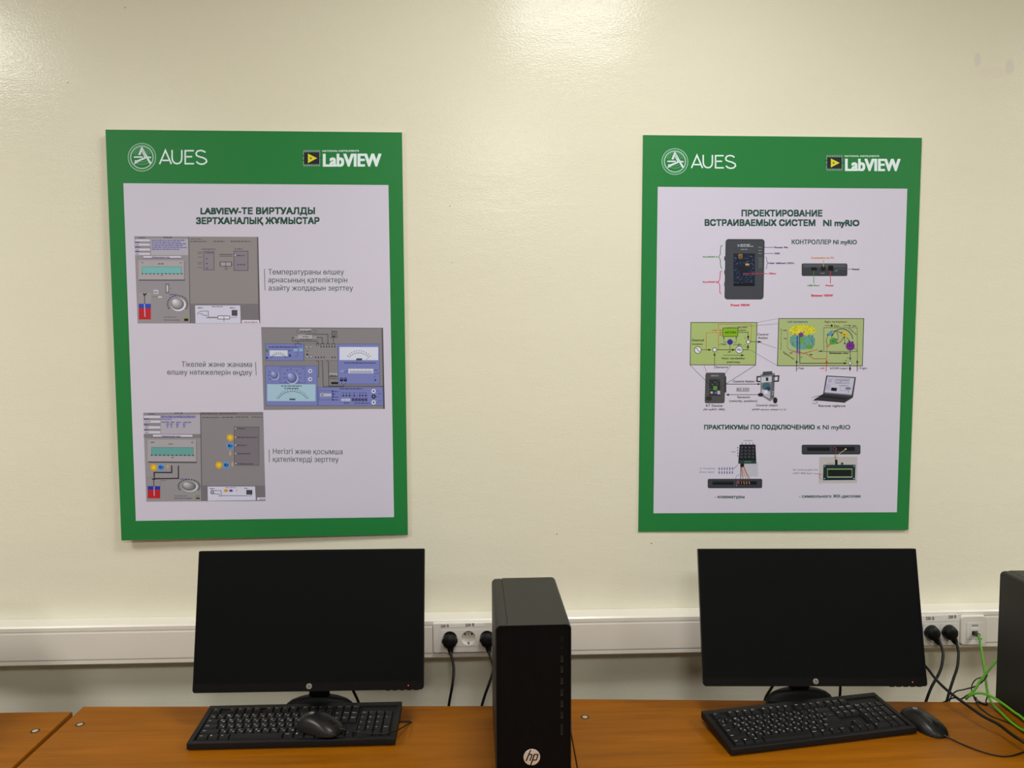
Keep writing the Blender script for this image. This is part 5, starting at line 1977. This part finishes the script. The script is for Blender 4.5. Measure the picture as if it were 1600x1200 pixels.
power_cable('black mains cable in the leftmost socket, left of the empty socket', -.0949, .8650,
            [(-.0925, 2.012, .838), (-.088, 2.000, .826), (-.083, 1.980, .807), (-.086, 1.960, .773), (-.096, 1.955, .717), (-.100, 1.950, .657), (-.100, 1.950, .58)], (.10, -.1, -1))
power_cable('black mains cable in the socket partly hidden by the middle tower', .0070, .8660,
            [(.010, 2.012, .838), (.014, 2.000, .828), (.022, 1.980, .805), (.011, 1.960, .776), (-.002, 1.955, .742), (-.011, 1.950, .710), (-.018, 1.950, .655), (-.018, 1.95, .58)], (.12, -.1, -1))
power_cable('black mains cable plugged in right beside the right monitor', 1.2350, .8620,
            [(1.2500, 2.010, .838), (1.2480, 1.995, .825), (1.244, 1.985, .814), (1.231, 1.970, .789), (1.215, 1.960, .768), (1.192, 1.950, .741), (1.169, 1.940, .695), (1.155, 1.940, .632)], (.42, -.15, -.8))
power_cable('black mains cable plugged in between its neighbour and the network outlet', 1.2850, .8620,
            [(1.2960, 2.010, .838), (1.2920, 1.995, .825), (1.287, 1.985, .814), (1.275, 1.970, .788), (1.259, 1.960, .760), (1.243, 1.950, .731), (1.228, 1.940, .694), (1.225, 1.940, .631)], (.38, -.15, -.8))


def cable(name, label, pts, r, m, group=None, cat='cable', seg=10):
    t = thing(name, label, cat, pts[-1], 0, group)
    inv = Matrix.Translation(-Vector(pts[-1]))
    bm = bmesh.new()
    tube(bm, pts, r, seg)
    finish('cord', bm, m, t, 60, inv)
    return t, inv


# black cable from behind the right monitor across the desk
cable('monitor_cable', 'thick black cable crossing the right desk from behind the right monitor',
      [(.905, 1.842, .965), (.960, 1.880, .945), (1.035, 1.895, .905), (1.085, 1.882, .878), (1.116, 1.850, .845), (1.125, 1.820, .825), (1.133, 1.780, .813), (1.145, 1.730, .805), (1.157, 1.690, .798), (1.172, 1.655, .795), (1.177, 1.620, .791),
       (1.185, 1.590, .788), (1.221, 1.555, .772), (1.240, 1.48, .7668), (1.242, 1.40, .7668)], .0034, M_CABLE)
t, inv = cable('network_cable', 'bright green network cable hanging from the wall jack past the right tower',
               [(1.3600, 2.012, .8565), (1.357, 2.003, .848), (1.352, 1.990, .832), (1.329, 1.940, .797), (1.301, 1.890, .782), (1.273, 1.843, .781), (1.250, 1.795, .778), (1.246, 1.750, .772), (1.243, 1.710, .769),
                (1.241, 1.670, .772), (1.236, 1.62, .785), (1.232, 1.56, .790), (1.236, 1.50, .775), (1.24, 1.44, .7662), (1.25, 1.38, .7662)], .0030, M_GREENC, 'green network cables')
bm = bmesh.new()
box(bm, 1.3545, 1.3655, FY - .0270, FY - .0080, .8520, .8605, .0008, 1)
box(bm, 1.3575, 1.3625, FY - .0240, FY - .0110, .8600, .8625, .0006, 1)
finish('connector', bm, M_CLEAR, t, False, inv)
bm = bmesh.new()
tube(bm, [(1.3600, FY - .022, .8565), (1.3595, FY - .030, .8535), (1.358, FY - .0365, .8490)], .0042, 10, 4)
finish('boot', bm, M_GREENC, t, 60, inv)
cable('network_cable', 'bright green network cable looped in front of the right tower near the desk edge',
      [(1.420, 1.900, .860), (1.380, 1.905, .862), (1.340, 1.895, .848), (1.299, 1.880, .818), (1.266, 1.860, .802), (1.242, 1.845, .786), (1.217, 1.832, .776), (1.205, 1.822, .773), (1.204, 1.812, .784), (1.216, 1.802, .797),
       (1.229, 1.790, .801), (1.238, 1.770, .801), (1.240, 1.735, .801), (1.240, 1.700, .800), (1.240, 1.670, .800), (1.237, 1.610, .790), (1.240, 1.53, .772), (1.244, 1.45, .7662)], .0030, M_GREENC, 'green network cables')
cable('thin_cable', 'thin black lead arching up behind the desk edge towards the right tower',
      [(1.212, 1.905, .690), (1.203, 1.885, .740), (1.207, 1.870, .768), (1.226, 1.862, .778), (1.253, 1.862, .785), (1.276, 1.870, .792), (1.294, 1.880, .800), (1.31, 1.90, .80)], .0016, M_CABLE, 'thin black leads by the right tower', seg=8)
cable('thin_cable', 'thin black lead curling up in a small hook next to the green cable',
      [(1.300, 1.885, .803), (1.281, 1.880, .800), (1.262, 1.872, .799), (1.248, 1.865, .790), (1.240, 1.855, .778), (1.238, 1.842, .770), (1.2385, 1.825, .7655), (1.244, 1.812, .7650)], .0014, M_CABLE, 'thin black leads by the right tower', seg=8)
cable('thin_cable', 'thin black lead running over the right desk along the foot of the tower',
      [(1.2360, 1.830, .772), (1.2250, 1.815, .772), (1.2205, 1.798, .7665), (1.2200, 1.770, .7645), (1.2220, 1.748, .7645), (1.235, 1.728, .7645), (1.2440, 1.706, .7645), (1.2480, 1.680, .7645), (1.2490, 1.640, .7645), (1.249, 1.55, .7645), (1.249, 1.42, .7645)],
      .0014, M_CABLE, 'thin black leads by the right tower', seg=8)
cable('thin_cable', 'thin black lead tangled at the desk edge under the green loop',
      [(1.180, 1.880, .735), (1.190, 1.850, .762), (1.200, 1.835, .7665), (1.213, 1.830, .778), (1.221, 1.822, .782), (1.223, 1.812, .772), (1.236, 1.808, .7665), (1.248, 1.806, .7652), (1.256, 1.822, .7652), (1.275, 1.845, .7660)], .0018, M_CABLE, 'thin black leads by the right tower', seg=8)
cable('monitor_cable', 'short black cable dropping behind the left monitor stand to the desk edge',
      [(-.345, 1.830, .900), (-.335, 1.845, .850), (-.327, 1.860, .810), (-.320, 1.884, .772), (-.318, 1.900, .74), (-.318, 1.905, .62)], .0034, M_CABLE)
cable('monitor_cable', 'short black cable slanting down left of the right monitor stand',
      [(.737, 1.820, .870), (.730, 1.845, .822), (.726, 1.868, .788), (.722, 1.895, .748), (.722, 1.905, .700), (.722, 1.905, .60)], .0036, M_CABLE)
cable('monitor_cable', 'short black cable hanging straight down right of the right monitor stand',
      [(.895, 1.850, .865), (.901, 1.860, .820), (.911, 1.880, .780), (.916, 1.893, .744), (.918, 1.905, .690), (.918, 1.905, .60)], .0034, M_CABLE)
